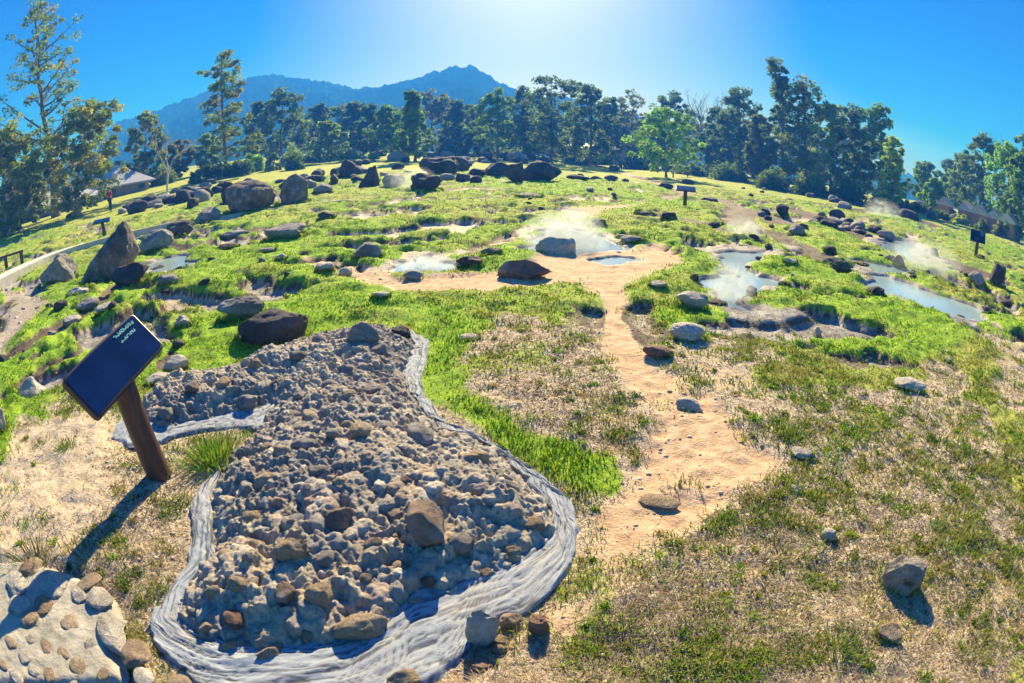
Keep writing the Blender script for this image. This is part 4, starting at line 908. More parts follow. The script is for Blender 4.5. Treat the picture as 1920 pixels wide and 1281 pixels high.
TREES = [ # base px, py, dist, top px, py, width px, kind, palette, label
 (104,388,45,76,-22,172,'airy','mixed','tallest tree at the far left, airy open crown reaching the top of the picture',0),
 (12,424,38,18,232,120,'bushy','olive','dark olive tree with pale stems cut by the left frame edge',1),
 (142,408,40,166,182,158,'bushy','olive','yellowish olive tree with a thin curved pale trunk beside the tallest tree',1),
 (50,392,50,45,290,90,'bushy','olive','small dark tree at the far left in front of the long grey roof',0),
 (268,340,62,276,205,92,'dense','mixed','dark tree rising behind the grey roofed house and the bare tree',0),
 (330,345,66,335,262,80,'wide','rust','brownish low tree behind the bare tree, left of the hedge',0),
 (424,331,55,418,92,128,'layer','mixed','tall slim tree with layered gappy crown standing out against the mountain',0),
 (388,320,68,388,250,70,'wide','pale','pale teal small tree left of the slim layered tree',0),
 (528,292,75,531,162,118,'dense','blue','broad dark tree just right of the slim layered tree',0),
 (484,296,82,488,188,66,'dense','blue','darker narrower tree between the slim layered tree and the broad dark one',0),
 (592,288,90,596,194,68,'wide','blue','hazy dark tree right of the broad dark tree',0),
 (618,290,70,616,226,74,'dense','pale','light green low tree right of the broad dark tree',0),
 (664,288,88,664,187,66,'dense','blue','dark tree left of the cone shaped tree, third to its left',0),
 (694,287,82,694,192,66,'dense','dense','dark tree left of the cone shaped tree, second to its left',0),
 (736,286,74,730,196,88,'wide','green','green spreading tree immediately left of the cone shaped tree',0),
 (778,286,64,766,166,74,'cone','green','cone shaped green tree under the mountain peak',0),
 (812,288,98,808,163,84,'flat','rust','tree with feathery flat top just right of the cone shaped tree',0),
 (862,290,86,862,184,70,'dense','blue','dark tree right of the feathery flat topped tree',0),
 (900,290,92,902,196,64,'wide','blue','hazy tree between two dark ones, left of the tallest middle tree',0),
 (932,291,78,931,166,104,'wide','green','full round tree second to the left of the tallest middle tree',0),
 (984,291,86,986,162,76,'dense','blue','dark tree touching the left side of the tallest middle tree',0),
 (1034,292,74,1032,139,130,'dense','blue','tallest and broadest tree in the middle of the tree line',0),
 (1106,293,80,1105,155,98,'dense','blue','blue dark tree touching the right side of the tallest middle tree',0),
 (1146,294,92,1142,180,66,'wide','blue','hazy tree two to the right of the tallest middle tree',0),
 (1190,295,96,1190,164,80,'sparse','rust','thin purplish tree left behind the bright green tree',0),
 (1252,296,92,1256,164,92,'wide','blue','dark tree rising straight behind the bright green tree',0),
 (1250,303,58,1250,200,132,'wide','bright','bright green spreading tree in front of the dark tree line',0),
 (1342,306,80,1346,198,88,'dense','blue','dark tree in front of the leafless crown right of the bright green tree',0),
 (1390,312,74,1388,160,100,'dense','blue','dark rounded tree left of the tall clumpy tree of the right grove',0),
 (1466,324,62,1456,102,82,'clump','blue','tallest tree of the right grove with a narrow clumpy top',0),
 (1512,334,59,1510,136,104,'column','mixed','tree with two crowns just right of the tallest grove tree',0),
 (1430,322,66,1428,215,70,'dense','rust','lower brownish tree in front of the right grove',0),
 (1558,342,58,1556,190,94,'dense','pale','greyish bushy tree in the middle of the right grove',0),
 (1604,350,59,1600,190,96,'column','blue','dark tree right of the greyish bushy one in the grove',0),
 (1652,358,58,1656,188,92,'column','green','last tall tree at the right end of the grove',0),
 (1674,368,50,1674,252,60,'column','lime','slender yellow green young tree at the right end of the grove',0),
 (1736,362,76,1736,302,74,'wide','green','small hazy tree right of the grove, left of two',0),
 (1786,368,82,1784,298,78,'wide','blue','small hazy tree between the grove and the right hand trees, right of two',0),
 (1750,372,62,1752,332,48,'wide','bright','low bright bushy tree in front of the two hazy ones',0),
 (1836,392,62,1840,244,92,'column','blue','dark tall tree behind the red huts',0),
 (1886,402,56,1882,260,96,'wide','bright','yellow green leafy tree behind the last red huts',0),
 (1912,432,48,1918,286,96,'dense','green','green tree at the right frame edge in front of the huts',0),
 (1800,384,70,1806,285,80,'wide','pale','hazy grey green tree behind the red huts, left of the dark tall one',0),
 (1925,428,66,1928,248,90,'wide','blue','tall dark tree behind the green one at the right frame edge',0),
 (1960,430,60,1964,250,90,'dense','green','leafy tree cut off by the right frame edge behind the nearer green one',0),
]
for i, (bx, by, ds, tx, ty, wd, kd, pl, lb, pale) in enumerate(TREES): tree(bx, by, ds, tx, ty, wd, kd, pl, lb, i+1, pale=bool(pale))
_rb = np.random.default_rng(444)
for i, bx in enumerate([570, 640, 715, 760, 840, 880, 955, 1010, 1065, 1125, 1165, 1215, 1290, 1375, 1420, 1490, 1535, 1580, 1630]):
    by = 288+max(0, (bx-1250))*.14+max(0, 760-bx)*.03; tree(bx, by, _rb.uniform(96, 112), bx+_rb.uniform(-6, 6), 205+_rb.uniform(-12, 22)+max(0, bx-1300)*.05, _rb.uniform(70, 100), ['wide', 'dense', 'column'][i % 3], ['blue', 'mixed', 'green', 'pale', 'rust'][i % 5], 'hazy tree in the far back row filling the gaps behind the tree line', 300+i, group='far back row of trees')
bare_tree(314, 364, 42, 285, 222, 130, 'leafless whitish tree in front of the grey roofed house', 31, PALEBARK)
bare_tree(1336, 300, 92, 1334, 156, 110, 'leafless grey crown standing out of the trees right of the bright green tree', 32, BARK)
bare_tree(1858, 392, 66, 1858, 236, 60, 'thin leafless top rising above the trees behind the red huts', 33, BARK)

# ------------------------------------------------------------ bushes and hedge
def bush(px, py, dist, wpx, hpx, pal, label, seed, dome=False, name='bush', n=70, group=None):
    rg = np.random.default_rng(seed*7+1); e, a = el_az(px, py); x, y = dist*math.sin(a), dist*math.cos(a); z0 = float(tz(x, y))-.05
    k = dist/FPX; W = wpx*k/2; H = hpx*k; root = empty(name, (x, y, z0), label, 'bush', group); D = W*min(1.0, .8)
    d = rg.normal(size=(n, 3)); d[:, 2] = np.abs(d[:, 2]); d /= np.linalg.norm(d, axis=1)[:, None]
    if not dome: d *= (rg.random(n)**.35)[:, None]*(1+.18*rg.normal(size=n))[:, None]
    C = d*[W*.86, D*.86, H*.86]; Rr = np.full(n, .30*min(W, H)*(0.55 if dome else 1.0))
    V, F, cc = leaves(rg, C, Rr, 40, .13*(dist/50)**.5*(.8 if dome else 1.2), PAL[pal], 1.0)
    V[:, 2] = np.maximum(V[:, 2], .0)
    tb = Tubes()
    for i in range(5): tb.add(np.array([[0, 0, 0], C[i]*.5, C[i]*.95]), np.array([.08, .05, .02])*max(.5, H/2), 5)
    tb.build('stem', BARK, root); mesh_np('foliage', V, F, LEAF, root, False, cc)
BUSHES = [(512,312,58,34,37,'blue','clipped dome shaped bush by the hedge',True),(476,314,60,46,38,'bright','loose bright green bush just left of the clipped dome',False),(551,312,56,44,28,'dense','dark rounded bush just right of the clipped dome',False),(546,296,66,52,36,'pale','leafy pale green bush behind the dark rounded one',False),
 (370,338,52,32,28,'dense','dark round bush at the left end of the clipped hedge',False),(700,279,72,22,12,'bright','little bright green bush beside the small red roof',False),(655,283,78,50,16,'pale','olive low bush at the left of the middle tree line',False),
 (460,318,57,30,26,'dense','dark bush between the hedge and the bright green bush',False),(1450,336,56,70,40,'dense','dark undergrowth bush under the tallest grove tree',False),(1520,348,54,80,44,'mixed','olive undergrowth bush under the two crowned grove tree',False),(1590,360,54,84,44,'dense','dark undergrowth bush in the right part of the grove',False),
 (1655,372,52,60,36,'dense','dark bush at the foot of the last tall grove tree',False),(1370,318,66,80,34,'dense','dark bush at the left foot of the right grove',False),(1300,312,72,70,26,'dense','dark bush right of the bright green tree',False),(1200,300,84,80,24,'dense','dark bush left of the bright green tree',False),
 (1800,405,52,44,16,'lime','bright low bush in front of the first red hut',False),(1845,412,50,40,20,'mixed','red tinged bush in front of the red huts',False),(1880,428,48,44,24,'rust','reddish flowering shrub in front of the last huts',False),(1720,385,56,70,18,'dense','dark low bush left of the red huts',False),(1765,396,54,60,16,'dense','dark low bush just below the first red hut',False),
 (1100,286,88,110,20,'blue','long dark bush row under the trees right of the tallest middle one',False),(940,286,86,120,18,'blue','long dark bush row under the trees left of the tallest middle one',False),(845,284,84,80,16,'dense','dark bush row under the cone shaped tree',False),(590,298,76,70,18,'dense','dark bush row below the hazy dark tree',False),(20,400,52,90,60,'olive','olive undergrowth bush at the far left edge',False),(215,352,62,60,40,'dense','dark bush behind the grey roofed house',False),(300,345,60,60,40,'mixed','dark bush behind the leafless whitish tree',False)]
for i, (px, py, ds, wp, hp, pl, lb, dm) in enumerate(BUSHES): bush(px, py, ds, wp, hp, pl, lb, i+1, dm, n=110 if wp > 60 else 70)
def hedge():
    rg = np.random.default_rng(77); A = on(372, 338); B = on(466, 322); a0 = el_az(372, 338)[1]; a1 = el_az(468, 318)[1]
    A = np.array([54*math.sin(a0), 54*math.cos(a0)]); B = np.array([55*math.sin(a1), 55*math.cos(a1)]); t = rg.random(170); C = np.c_[A[0]+(B-A)[0]*t+rg.normal(size=170)*.25, A[1]+(B-A)[1]*t+rg.normal(size=170)*.3, rg.random(170)*1.35+.1]
    z0 = float(tz(*A)); root = empty('hedge', (A[0], A[1], z0), 'long dark clipped hedge left of the clipped dome bush', 'hedge')
    V, F, cc = leaves(rg, C-[A[0], A[1], 0], np.full(170, .36), 46, .12, PAL['dense'], 1.0); V[:, 2] = np.clip(V[:, 2], 0, 1.7)
    mesh_np('foliage', V, F, LEAF, root, False, cc); tb = Tubes()
    for q in np.linspace(.05, .95, 9): tb.add(np.array([[(B-A)[0]*q, (B-A)[1]*q, 0], [(B-A)[0]*q, (B-A)[1]*q, 1.2]]), np.array([.06, .03]), 5)
    tb.build('stems', BARK, root)
hedge()
# two clumps that stand out in the foreground
def clump(px, py, label, n, hgt, spread, cols, seed, up=.5):
    rg = np.random.default_rng(seed); p = on(px, py); bs = rg.normal(size=(n, 2))*spread; d = np.c_[bs/spread*rg.uniform(.2, up, (n, 1))+rg.normal(size=(n, 2))*.15, np.ones(n)]; d /= np.linalg.norm(d, axis=1)[:, None]
    L = hgt*rg.uniform(.4, 1.1, n)[:, None]; w_ = .0035*rg.uniform(.7, 1.4, n)[:, None]; s = np.c_[-d[:, 1], d[:, 0], np.zeros(n)]+rg.normal(size=(n, 3))*.2; s /= np.linalg.norm(s, axis=1)[:, None]
    b = np.c_[bs, np.full(n, -.01)]; m = b+d*L*.55; t = b+d*L; t[:, 2] -= L[:, 0]*.22*rg.random(n); t[:, :2] += d[:, :2]*L*.35
    V = np.stack([b-s*w_, b+s*w_, m+s*w_*.8, m-s*w_*.8, t], 1).reshape(-1, 3); i = np.arange(n)*5
    loops = np.stack([i, i+1, i+2, i+3, i+3, i+2, i+4], 1).ravel(); tot = np.tile([4, 3], n); st = np.r_[0, np.cumsum(tot)[:-1]]
    cc = np.repeat(cols[rg.integers(len(cols), size=n)]*rg.uniform(.7, 1.3, (n, 1)), 5, axis=0)
    o = mesh_np('grass_tuft', V, None, GRASS, None, False, np.clip(cc, .01, .8), loops=loops, starts=st, totals=tot); o.location = p; tag(o, label, 'grass tuft')
GC = np.array([[.16, .30, .02], [.24, .38, .03], [.10, .22, .02], [.34, .42, .05]])
clump(398, 850, 'bright green grass tuft growing in the notch of the rock bed', 700, .16, .09, GC, 1)
clump(60, 1050, 'spiky dark weed with tall thin blades at the back of the cobbled ledge', 160, .20, .07, np.array([[.06, .10, .02], [.12, .16, .04], [.16, .13, .06]]), 2, .9)
clump(120, 838, 'small green tuft alone on the bare soil left of the sign post', 220, .08, .06, GC*.7, 3)
clump(1484, 818, 'green tuft at the end of the orange sand', 260, .10, .07, GC*.8, 4)
clump(1590, 1215, 'green tuft in the dry grass left of the broken tan stone', 260, .09, .06, GC*.8, 5)

# ------------------------------------------------------------ houses and huts
ROOFG = simple('grey_roof', (.34, .36, .44), .7, .12, 1.5, .3); WALLW = simple('cream_wall', (.26, .24, .22), .85, .12, 2, .2); GLASSD = simple('dark_glass', (.05, .08, .10), .15, .1, 2, 0); ROOFP = simple('pale_roof', (.60, .50, .42), .8, .15, 2, .3); WALLR = simple('red_wall', (.42, .20, .13), .8, .2, 3, .3); DARKW = simple('dark_wood', (.10, .07, .06), .8, .2, 3, .3); DOORM = simple('door_paint', (.30, .17, .12), .6, .2, 3, .1)
def house(px, py, dist, L, D, hw, hr, yaw, label, mats, windows=3, hip=True, cat='house', name='house', over=.6):
    e, a = el_az(px, py); x, y = dist*math.sin(a), dist*math.cos(a); z0 = float(tz(x, y))-.1; root = empty(name, (x, y, z0), label, cat, None, -a+yaw); wm, rm = mats
    k = MB(); k.box((0, 0, hw/2), (L, D, hw)); k.build('wall', wm, root)
    k = MB(); o = over; l, d = L/2+o, D/2+o; rl = l-(d if hip else 0)
    for th in (0,):
        k.add([(-l, -d, hw-.12), (l, -d, hw-.12), (l, d, hw-.12), (-l, d, hw-.12), (-l, -d, hw+.02), (l, -d, hw+.02), (l, d, hw+.02), (-l, d, hw+.02), (-rl, 0, hw+hr), (rl, 0, hw+hr)],
              [(3, 2, 1, 0), (0, 1, 5, 4), (1, 2, 6, 5), (2, 3, 7, 6), (3, 0, 4, 7), (4, 5, 9, 8), (6, 7, 8, 9), (5, 6, 9), (7, 4, 8)])
    r = k.build('roof', rm, root)
    k = MB(); k.tube([(-rl, 0, hw+hr), (rl, 0, hw+hr)], .09, 6); k.build('ridge_cap', rm, r)
    for i in range(windows):
        wx = L*(-.5+(i+.5)/windows); isdoor = i == windows//2
        k = MB(); k.box((wx, -D/2-.03, min(1.0, hw*.48) if isdoor else min(1.35, hw*.56)), (.9, .08, min(2.0, hw*.9) if isdoor else min(.95, hw*.55))); w_ = k.build('door' if isdoor else 'window', DOORM, root)
        if not isdoor:
            k = MB(); k.box((wx, -D/2-.075, min(1.35, hw*.56)), (.74, .03, min(.8, hw*.42))); k.build('pane', GLASSD, w_)
    return root
house(222, 357, 57, 5.4, 4.4, 1.0, 1.9, R_(25), 'grey blue hip roofed house behind the lawn and the leafless tree', (WALLW, ROOFG), 3)
house(108, 391, 52, 8.4, 4.6, .75, 1.25, R_(28), 'long low grey roofed house behind the olive trees at the far left', (WALLW, ROOFG), 4)
hut = [('a', 1772, 394, 58, 'small hut with pale gable roof, leftmost and apart from the others'), ('b', 1812, 402, 54, 'reddish hut with pale gable roof, left of the closest pair'), ('c', 1836, 408, 53, 'reddish hut with pale gable roof, right of the closest pair'),
       ('d', 1867, 420, 50, 'reddish hut with pale gable roof behind the red tinged shrub'), ('e', 1893, 430, 48, 'last reddish hut of the row, mostly hidden by the green tree at the right')]
for k_, px, py, ds, lb in hut: house(px, py, ds, 1.15, 1.5, 1.5, .65, R_(62), lb, (WALLR, ROOFP), 1, False, 'hut', 'hut', .16)
house(732, 285, 92, 2.6, 2.2, 1.6, .8, 0, 'tiny red roofed kiosk beneath the trees left of the cone shaped tree', (WALLW, simple('red_roof', (.42, .07, .05), .7, .2, 3, .2)), 1, False, 'kiosk', 'kiosk', .3)
house(1112, 290, 106, 16, 6, 3.0, 1.2, 0, 'long pale building glimpsed between the trunks right of the tallest middle tree', (simple('pale_wall', (.62, .62, .60), .8, .1, 2, .2), ROOFG), 7)

# ------------------------------------------------------------ people
def person(px, py, dist, H, shirt, trousers, label, pose='stand', yaw=0.0, seed=1):
    """one continuous skinned body, clothes and hair as children"""
    g_ = on(px, py); a = math.atan2(g_[0], g_[1]); root = empty('person', g_, label, 'person', None, -a+yaw); s = H/1.72
    SK = simple('skin', (.42, .26, .18), .6, .05, 5, 0)
    J = {'pel': (0, 0, .93), 'wst': (0, .01, 1.08), 'chs': (0, 0, 1.30), 'nck': (0, -.01, 1.46), 'hdb': (0, -.02, 1.54), 'hd': (0, -.03, 1.63), 'hdt': (0, -.02, 1.70), 'hl': (-.09, 0, .90), 'kl': (-.11, -.03, .50), 'al': (-.11, .02, .09), 'tl': (-.12, -.13, .04),
         'hr': (.09, 0, .90), 'kr': (.10, -.10, .51), 'ar': (.10, -.04, .09), 'tr': (.11, -.19, .04), 'sl': (-.18, 0, 1.40), 'el': (-.24, .03, 1.13), 'wl': (-.23, -.05, .89), 'fl': (-.23, -.08, .80), 'sr': (.18, 0, 1.40), 'er': (.25, .02, 1.13), 'wr': (.22, -.12, .93), 'fr': (.21, -.16, .85)}
    Rr = {'pel': .125, 'wst': .12, 'chs': .14, 'nck': .055, 'hdb': .07, 'hd': .092, 'hdt': .06, 'hl': .085, 'kl': .058, 'al': .042, 'tl': .036, 'hr': .085, 'kr': .058, 'ar': .042, 'tr': .036, 'sl': .055, 'el': .043, 'wl': .030, 'fl': .026, 'sr': .055, 'er': .043, 'wr': .03, 'fr': .026}
    E = [('pel','wst'),('wst','chs'),('chs','nck'),('nck','hdb'),('hdb','hd'),('hd','hdt'),('pel','hl'),('hl','kl'),('kl','al'),('al','tl'),('pel','hr'),('hr','kr'),('kr','ar'),('ar','tr'),('chs','sl'),('sl','el'),('el','wl'),('wl','fl'),('chs','sr'),('sr','er'),('er','wr'),('wr','fr')]
    def skin(name, keys, m, grow, rootk):
        ks = list(keys); me = bpy.data.meshes.new(name); ed = [(ks.index(p), ks.index(q)) for p, q in E if p in ks and q in ks]
        me.from_pydata([tuple(c*s for c in J[k]) for k in ks], ed, []); me.materials.append(m); o = bpy.data.objects.new(name, me); COL.objects.link(o); o.parent = root
        md = o.modifiers.new('skin', 'SKIN')
        for i, k in enumerate(ks): me.skin_vertices[0].data[i].radius = ((Rr[k]+grow)*s,)*2; me.skin_vertices[0].data[i].use_root = k == rootk
        md.use_smooth_shade = True; sb = o.modifiers.new('sub', 'SUBSURF'); sb.levels = sb.render_levels = 1
    skin('body', J, SK, 0, 'pel')
    skin('shirt', ['pel', 'wst', 'chs', 'sl', 'sr', 'el', 'er'], simple('shirt_cloth', shirt, .9, .1, 5, .1), .014, 'pel')
    skin('trousers', ['pel', 'hl', 'kl', 'al', 'hr', 'kr', 'ar'], simple('trouser_cloth', trousers, .9, .1, 5, .1), .012, 'pel')
    v, f = ico(3); hv = v*[.100, .108, .085]; hv[:, 2] += .028; hv[:, 1] += .012; hv = hv*s+np.array(J['hd'])*s; mesh_np('hair', hv, f, simple('hair', (.02, .015, .015), .6, .1, 9, 0), root)
person(1163, 323, 65, 1.72, (.03, .03, .05), (.03, .03, .04), 'man in dark clothes standing alone by the pale path beyond the central boulders')
person(207, 398, 55, 1.60, (.55, .03, .03), (.03, .03, .05), 'person in red top and dark trousers standing by the rock heap at the left', yaw=2.4)

# ------------------------------------------------------------ hills
def hills():
    prof = [(-80, 2.0), (-60, 3.5), (-48, 6.0), (-43, 8.2), (-38, 9.0), (-33, 10.2), (-29, 11.0), (-26, 11.3), (-23.5, 10.6), (-20, 9.9), (-16.5, 8.7), (-13, 8.8), (-10, 9.6), (-7, 10.6), (-4.6, 11.3), (-2.5, 10.1), (0, 8.7), (2, 8.1), (6, 7.5), (12, 6.0), (20, 4.4), (30, 2.8), (45, 2.2), (60, 2.2), (85, 2.0)]
    az = np.arange(-85, 85, .12); rr = np.linspace(220, 720, 150); A, Rg = np.meshgrid(az, rr); pa, pe = zip(*prof); crest = 480.0
    el = np.interp(A, pa, pe); hcr = crest*np.tan(np.radians(el)); x = Rg*np.sin(np.radians(A)); y = Rg*np.cos(np.radians(A)); t = (Rg-220)/(crest-220)
    rel = np.where(t < 1, np.clip(t, 0, 1)**1.15, 1-.6*(t-1)**1.2)
    spur = fbm2(x.ravel()/95, y.ravel()/95, 4, 401).reshape(x.shape)
    z = hcr*rel+spur*15*np.clip(t, 0, 1)*(1-.75*np.exp(-((t-1)/.10)**2))+2.3*fbm2(x.ravel()/7, y.ravel()/7, 3, 403).reshape(x.shape)*np.clip(t*4, 0, 1)+1.6*fbm2(x.ravel()/3, y.ravel()/3, 2, 405).reshape(x.shape)*np.clip(t*4, 0, 1)-4
    nr, na = x.shape; idx = np.arange(nr*na).reshape(nr, na); F = np.stack([idx[:-1, :-1], idx[:-1, 1:], idx[1:, 1:], idx[1:, :-1]], -1).reshape(-1, 4)
    m, t_, b = mat('forested_hill'); n = N(t_); p = n.pos()
    n.link(n.ramp(n.math('ADD', n.math('MULTIPLY', n.noise(.09, 5, .7, p), .6), n.math('MULTIPLY', n.noise(.012, 4, .6, p), .4)), [(.36, (.002, .012, .005)), (.5, (.008, .034, .012)), (.62, (.022, .060, .018)), (.74, (.10, .085, .05))]), b.inputs['Base Color']); b.inputs['Roughness'].default_value = 1.0; b.inputs['Specular IOR Level'].default_value = 0.0
    o = mesh_np('hills', np.stack([x, y, z], -1).reshape(-1, 3), F, m); tag(o, kind='structure')
hills()

# ------------------------------------------------------------ grass
def grass():
    rg = np.random.default_rng(99)
    def cast(n, r0, r1, a=62):
        r = np.exp(rg.uniform(math.log(r0), math.log(r1), n)); az = np.radians(rg.uniform(-a, a, n)); return r*np.sin(az), r*np.cos(az), r
    out = []
    def blades(x, y, r, L, tilt, cols, wk=1.0, azj=None):
        n = len(x)
        if not n: return
        z = tz(x, y)+relief(x, y)-.004; th = rg.uniform(0, 6.283, n); ti = tilt(n); d = np.c_[np.cos(th)*np.sin(ti), np.sin(th)*np.sin(ti), np.cos(ti)]
        L = L[:, None]; w_ = (.0014+.00092*r)[:, None]*wk*rg.uniform(.7, 1.3, (n, 1)); s = np.c_[-np.sin(th), np.cos(th), np.zeros(n)]+rg.normal(size=(n, 3))*.25; s /= np.linalg.norm(s, axis=1)[:, None]
        b = np.c_[x, y, z]; m = b+d*L*.55; t = b+d*L; t[:, 2] -= L[:, 0]*.25*rg.random(n); t[:, :2] += d[:, :2]*L*.2; m[:, 2] += .004
        t[:, 2] = np.maximum(t[:, 2], z+.003)
        V = np.stack([b-s*w_, b+s*w_, m+s*w_*.8, m-s*w_*.8, t], 1).reshape(-1, 3); cc = np.repeat(np.clip(cols, .01, .9), 5, axis=0); out.append((V, cc))
    STRAW = np.array([[.80, .70, .56], [.66, .54, .40], [.86, .79, .68], [.50, .39, .27], [.28, .21, .14], [.76, .70, .61]])
    GREEN = np.array([[.15, .31, .012], [.22, .43, .016], [.30, .49, .022], [.10, .22, .010], [.39, .47, .035]])
    OLIVE = np.array([[.30, .32, .06], [.38, .34, .09], [.22, .27, .04]])
    def clear(x, y): return (sd_poly(BED, x, y) < -.02) & (paved(x, y) < -.004+.012*rg.normal(size=x.shape))
    # straw lying on the dry ground
    x, y, r = cast(470000, .9, 11, 88); Z = zones(x, y); k = (rg.random(len(x)) < Z[1]*(1-Z[2]*.8)*(1-.6*Z[0])*(1-sst(6, 11, r))) & clear(x, y); x, y, r = x[k], y[k], r[k]
    patch = np.clip(.8+.5*fbm2(x*3, y*3, 3, 501), .3, 1.3)[:, None]
    blades(x, y, r, .040*rg.uniform(.5, 1.5, len(x))*(1+.08*r), lambda n: rg.uniform(1.15, 1.52, n), STRAW[rg.integers(6, size=len(x))]*[.88, .82, .70]*rg.uniform(.65, 1.2, (len(x), 1))*patch, .62)
    # green blades
    x, y, r = cast(420000, 1.0, 42, 78); Z = zones(x, y); cl = sst(-.25, .35, fbm2(x*2.6, y*2.6, 3, 503)); k = (rg.random(len(x)) < Z[0]*(.25+.75*cl)*(1-.7*Z[6])*(1-.9*Z[3])) & clear(x, y) & (Z[7] < -.05); x, y, r = x[k], y[k], r[k]; dryk = Z[1][k]
    hue = fbm2(x*.7, y*.7, 3, 505); c = GREEN[rg.integers(5, size=len(x))]*rg.uniform(.6, 1.25, (len(x), 1))*(1+.35*hue)[:, None]; ol = (rg.random(len(x)) < np.clip(dryk*.75-.15, 0, .8)); c[ol] = OLIVE[rg.integers(3, size=ol.sum())]*rg.uniform(.6, 1.3, (ol.sum(), 1))
    lush = sst(-.1, .1, sd_poly(Z_LUSH, x, y)); L = (.019+.011*lush+.009*cl[k])*rg.uniform(.5, 1.4, len(x))*(1+.035*r)
    blades(x, y, r, L, lambda n: np.abs(rg.normal(size=n)*.55), c)
    # longer grass left round the stones
    for fx, fy, sx, sy, a in FOOT:
        rd = math.hypot(fx, fy)
        if rd > 28: continue
        m_ = int(min(500, 60+900*sx)); t = rg.uniform(0, 6.283, m_); k_ = 1+np.abs(rg.normal(size=m_))*.10; lx = np.cos(t)*sx*k_*.95; ly = np.sin(t)*sy*k_*.95; X = fx+lx*math.cos(a)-ly*math.sin(a); Y = fy+lx*math.sin(a)+ly*math.cos(a); Z = zones(X, Y); k = (rg.random(m_) < np.clip(Z[0]*1.1+.35*Z[1], 0, 1)*(1-Z[2])) & clear(X, Y) & (Z[7] < -.02)
        n_ = int(k.sum()); c = np.where((rg.random((n_, 1)) < .6+.0*X[k][:, None]), GREEN[rg.integers(5, size=n_)], OLIVE[rg.integers(3, size=n_)])*rg.uniform(.6, 1.2, (n_, 1)); blades(X[k], Y[k], np.full(n_, rd), .05*rg.uniform(.5, 1.5, n_)*(1+.04*rd), lambda n: np.abs(rg.normal(size=n)*.45), c, .9)
    # tufts sprinkled through the dry lawn
    x, y, r = cast(7600, 1.2, 14, 80); Z = zones(x, y); cl2 = sst(-.35, .35, fbm2(x*.8, y*.8, 3, 507)); k = (rg.random(len(x)) < Z[1]*(1-Z[2])*(.15+.85*cl2)) & clear(x, y) & (Z[7] < -.2); x, y, r = x[k], y[k], r[k]
    nb = 46; sz = rg.uniform(.4, 1.5, len(x))**1.5; X = np.repeat(x, nb)+np.repeat((.022+.006*r)*sz, nb)*rg.normal(size=len(x)*nb); Y = np.repeat(y, nb)+np.repeat((.022+.006*r)*sz, nb)*rg.normal(size=len(x)*nb)
    pal2 = np.concatenate([GREEN*.75, OLIVE, OLIVE]); ci = rg.integers(len(pal2), size=len(x)); c = pal2[np.repeat(ci, nb)]*rg.uniform(.6, 1.25, (len(X), 1)); kk = clear(X, Y)
    blades(X[kk], Y[kk], np.repeat(r, nb)[kk], (np.repeat(.022+.022*sz, nb)*rg.uniform(.5, 1.3, len(X)))[kk], lambda n: np.abs(rg.normal(size=n)*.7), c[kk], .9)
    V = np.concatenate([q[0] for q in out]); cc = np.concatenate([q[1] for q in out]); n = len(V)//5; i = np.arange(n)*5
    loops = np.stack([i, i+1, i+2, i+3, i+3, i+2, i+4], 1).ravel(); tot = np.tile([4, 3], n); st = np.r_[0, np.cumsum(tot)[:-1]]
    o = mesh_np('grass', V, None, GRASS, None, False, cc, loops=loops, starts=st, totals=tot); tag(o, kind='stuff')
grass()
def gravel():
    rg = np.random.default_rng(123); n = 16000; r = np.exp(rg.uniform(math.log(1.1), math.log(16), n)); az = np.radians(rg.uniform(-80, 80, n)); x, y = r*np.sin(az), r*np.cos(az); Z = zones(x, y)
    k = (rg.random(n) < .04+.5*Z[4]+.22*Z[2]*(r < 6)+.35*Z[3]) & (sd_poly(BED, x, y) < -.05) & (paved(x, y) < 0) & (Z[7] < -.05) & (rg.random(n) < .55+.45*(r < 4)); x, y, r = x[k], y[k], r[k]; n = len(x); z = tz(x, y)+relief(x, y)
    v0, f0 = ico(1); nv = len(v0); s = (.003+.0022*r)*rg.uniform(.25, 1.4, n)**2.2; sc = np.stack([s*rg.uniform(.8, 1.4, n), s*rg.uniform(.7, 1.2, n), s*rg.uniform(.4, .8, n)], 1)
    V = v0[None]*(1+.25*rg.normal(size=(n, nv, 1)).clip(-1, 1))*sc[:, None, :]+np.stack([x, y, z], 1)[:, None, :]; F = (f0[None]+(np.arange(n)*nv)[:, None, None]).reshape(-1, 3)
    pal = np.array([[.55, .47, .37], [.40, .32, .25], [.62, .55, .46], [.32, .25, .20], [.45, .38, .34]]); cc = np.repeat(pal[rg.integers(5, size=n)]*rg.uniform(.7, 1.15, (n, 1)), nv, axis=0)
    m, t, b = mat('pebbles'); N(t).link(N(t).attr('col'), b.inputs['Base Color']); b.inputs['Roughness'].default_value = .9
    tag(mesh_np('gravel', V.reshape(-1, 3), F, m, None, True, cc), kind='stuff')
gravel()

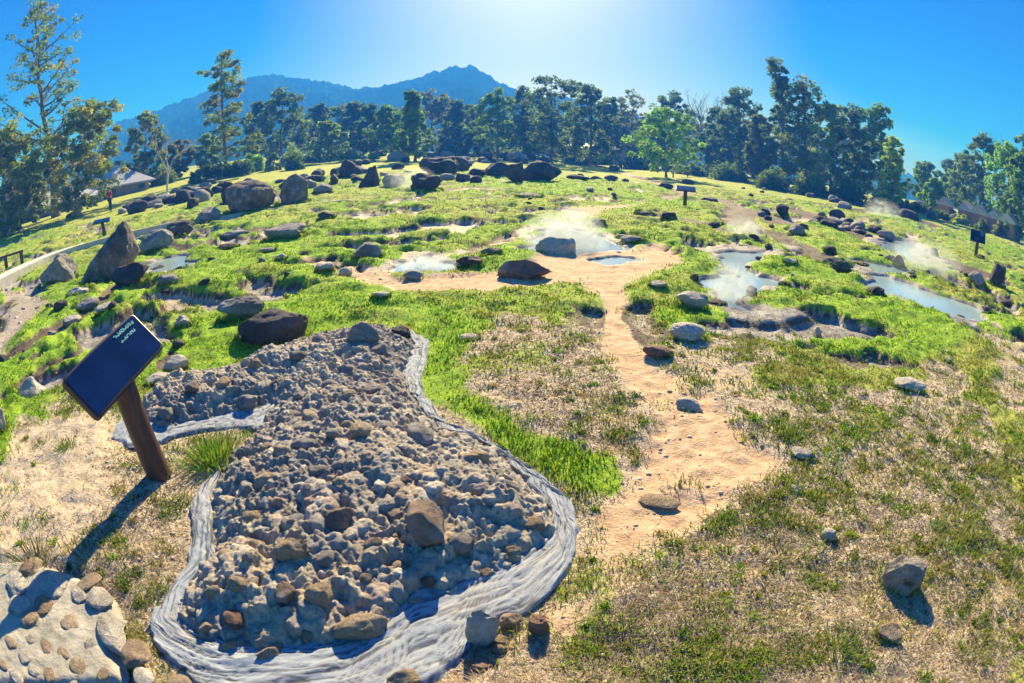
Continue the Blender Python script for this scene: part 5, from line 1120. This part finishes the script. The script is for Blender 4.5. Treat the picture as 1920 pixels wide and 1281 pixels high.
# ------------------------------------------------------------ steam and haze
def steam_mat(name, dens, seed):
    m = bpy.data.materials.new(name); m.use_nodes = True; t = m.node_tree; t.nodes.remove(t.nodes['Principled BSDF']); n = N(t); out = t.nodes['Material Output']
    v = n.new('ShaderNodeVolumePrincipled'); v.inputs['Color'].default_value = (.86, .93, 1, 1); v.inputs['Anisotropy'].default_value = .2
    tc = n.new('ShaderNodeTexCoord'); mp = n.new('ShaderNodeMapping'); mp.inputs['Location'].default_value = (seed*3.1, seed*1.7, 0); n.link(tc.outputs['Object'], mp.inputs[0])
    ln = n.new('ShaderNodeVectorMath', operation='LENGTH'); n.link(tc.outputs['Object'], ln.inputs[0])
    fall = n.math('SUBTRACT', 1.0, ln.outputs['Value'], True); nz = n.math('MULTIPLY', n.math('SUBTRACT', n.noise(2.1, 4, .6, mp.outputs[0], 1.0), .42), 4.0, True)
    n.link(n.math('MULTIPLY', n.math('MULTIPLY', fall, nz), dens), v.inputs['Density']); n.link(v.outputs[0], out.inputs['Volume']); return m
STEAM = [(1060,462,180,90,1.3,'steam drifting over the round central spring behind the pale boulder'),(1372,560,110,90,1.6,'steam rising from the winding pond'),(1652,388,60,70,.35,'thin plume of steam in front of the slender yellow green tree'),
    (770,355,110,44,.30,'steam round the pale rock by the central boulders'),(1745,512,190,70,.5,'steam hanging over the upper right pond and its round brown stone'),(800,500,130,40,.8,'faint steam over the blue pond'),(1660,408,90,34,.35,'low steam on the pale runnel before the rock bank'),(1400,445,90,34,.5,'faint steam over the runnel above the winding pond')]
for i, (px, py, wp, hp, dn, lb) in enumerate(STEAM):
    p = on(px, py); k = math.hypot(math.hypot(p[0], p[1]), CAM_H-p[2])/FPX; v, f = ico(3)
    o = mesh_np('steam', v, f, steam_mat('steam_%d' % i, dn*6.0/max(.4, hp*k), i+1)); o.location = (p[0], p[1]+wp*k*.1, p[2]+hp*k*.28); o.scale = (wp*k/2, wp*k*.42, hp*k*.75); tag(o, lb, 'steam', None, 'stuff')
def haze():
    m = bpy.data.materials.new('haze'); m.use_nodes = True; t = m.node_tree; t.nodes.remove(t.nodes['Principled BSDF']); v = t.nodes.new('ShaderNodeVolumePrincipled')
    v.inputs['Color'].default_value = (.035, .23, 1, 1); v.inputs['Absorption Color'].default_value = (1, 1, 1, 1); v.inputs['Density'].default_value = .0031; v.inputs['Anisotropy'].default_value = 0.0; t.links.new(v.outputs[0], t.nodes['Material Output'].inputs['Volume'])
    k = MB(); k.box((0, 0, 52), (1640, 1640, 126)); tag(k.build('haze', m), kind='stuff')
haze()
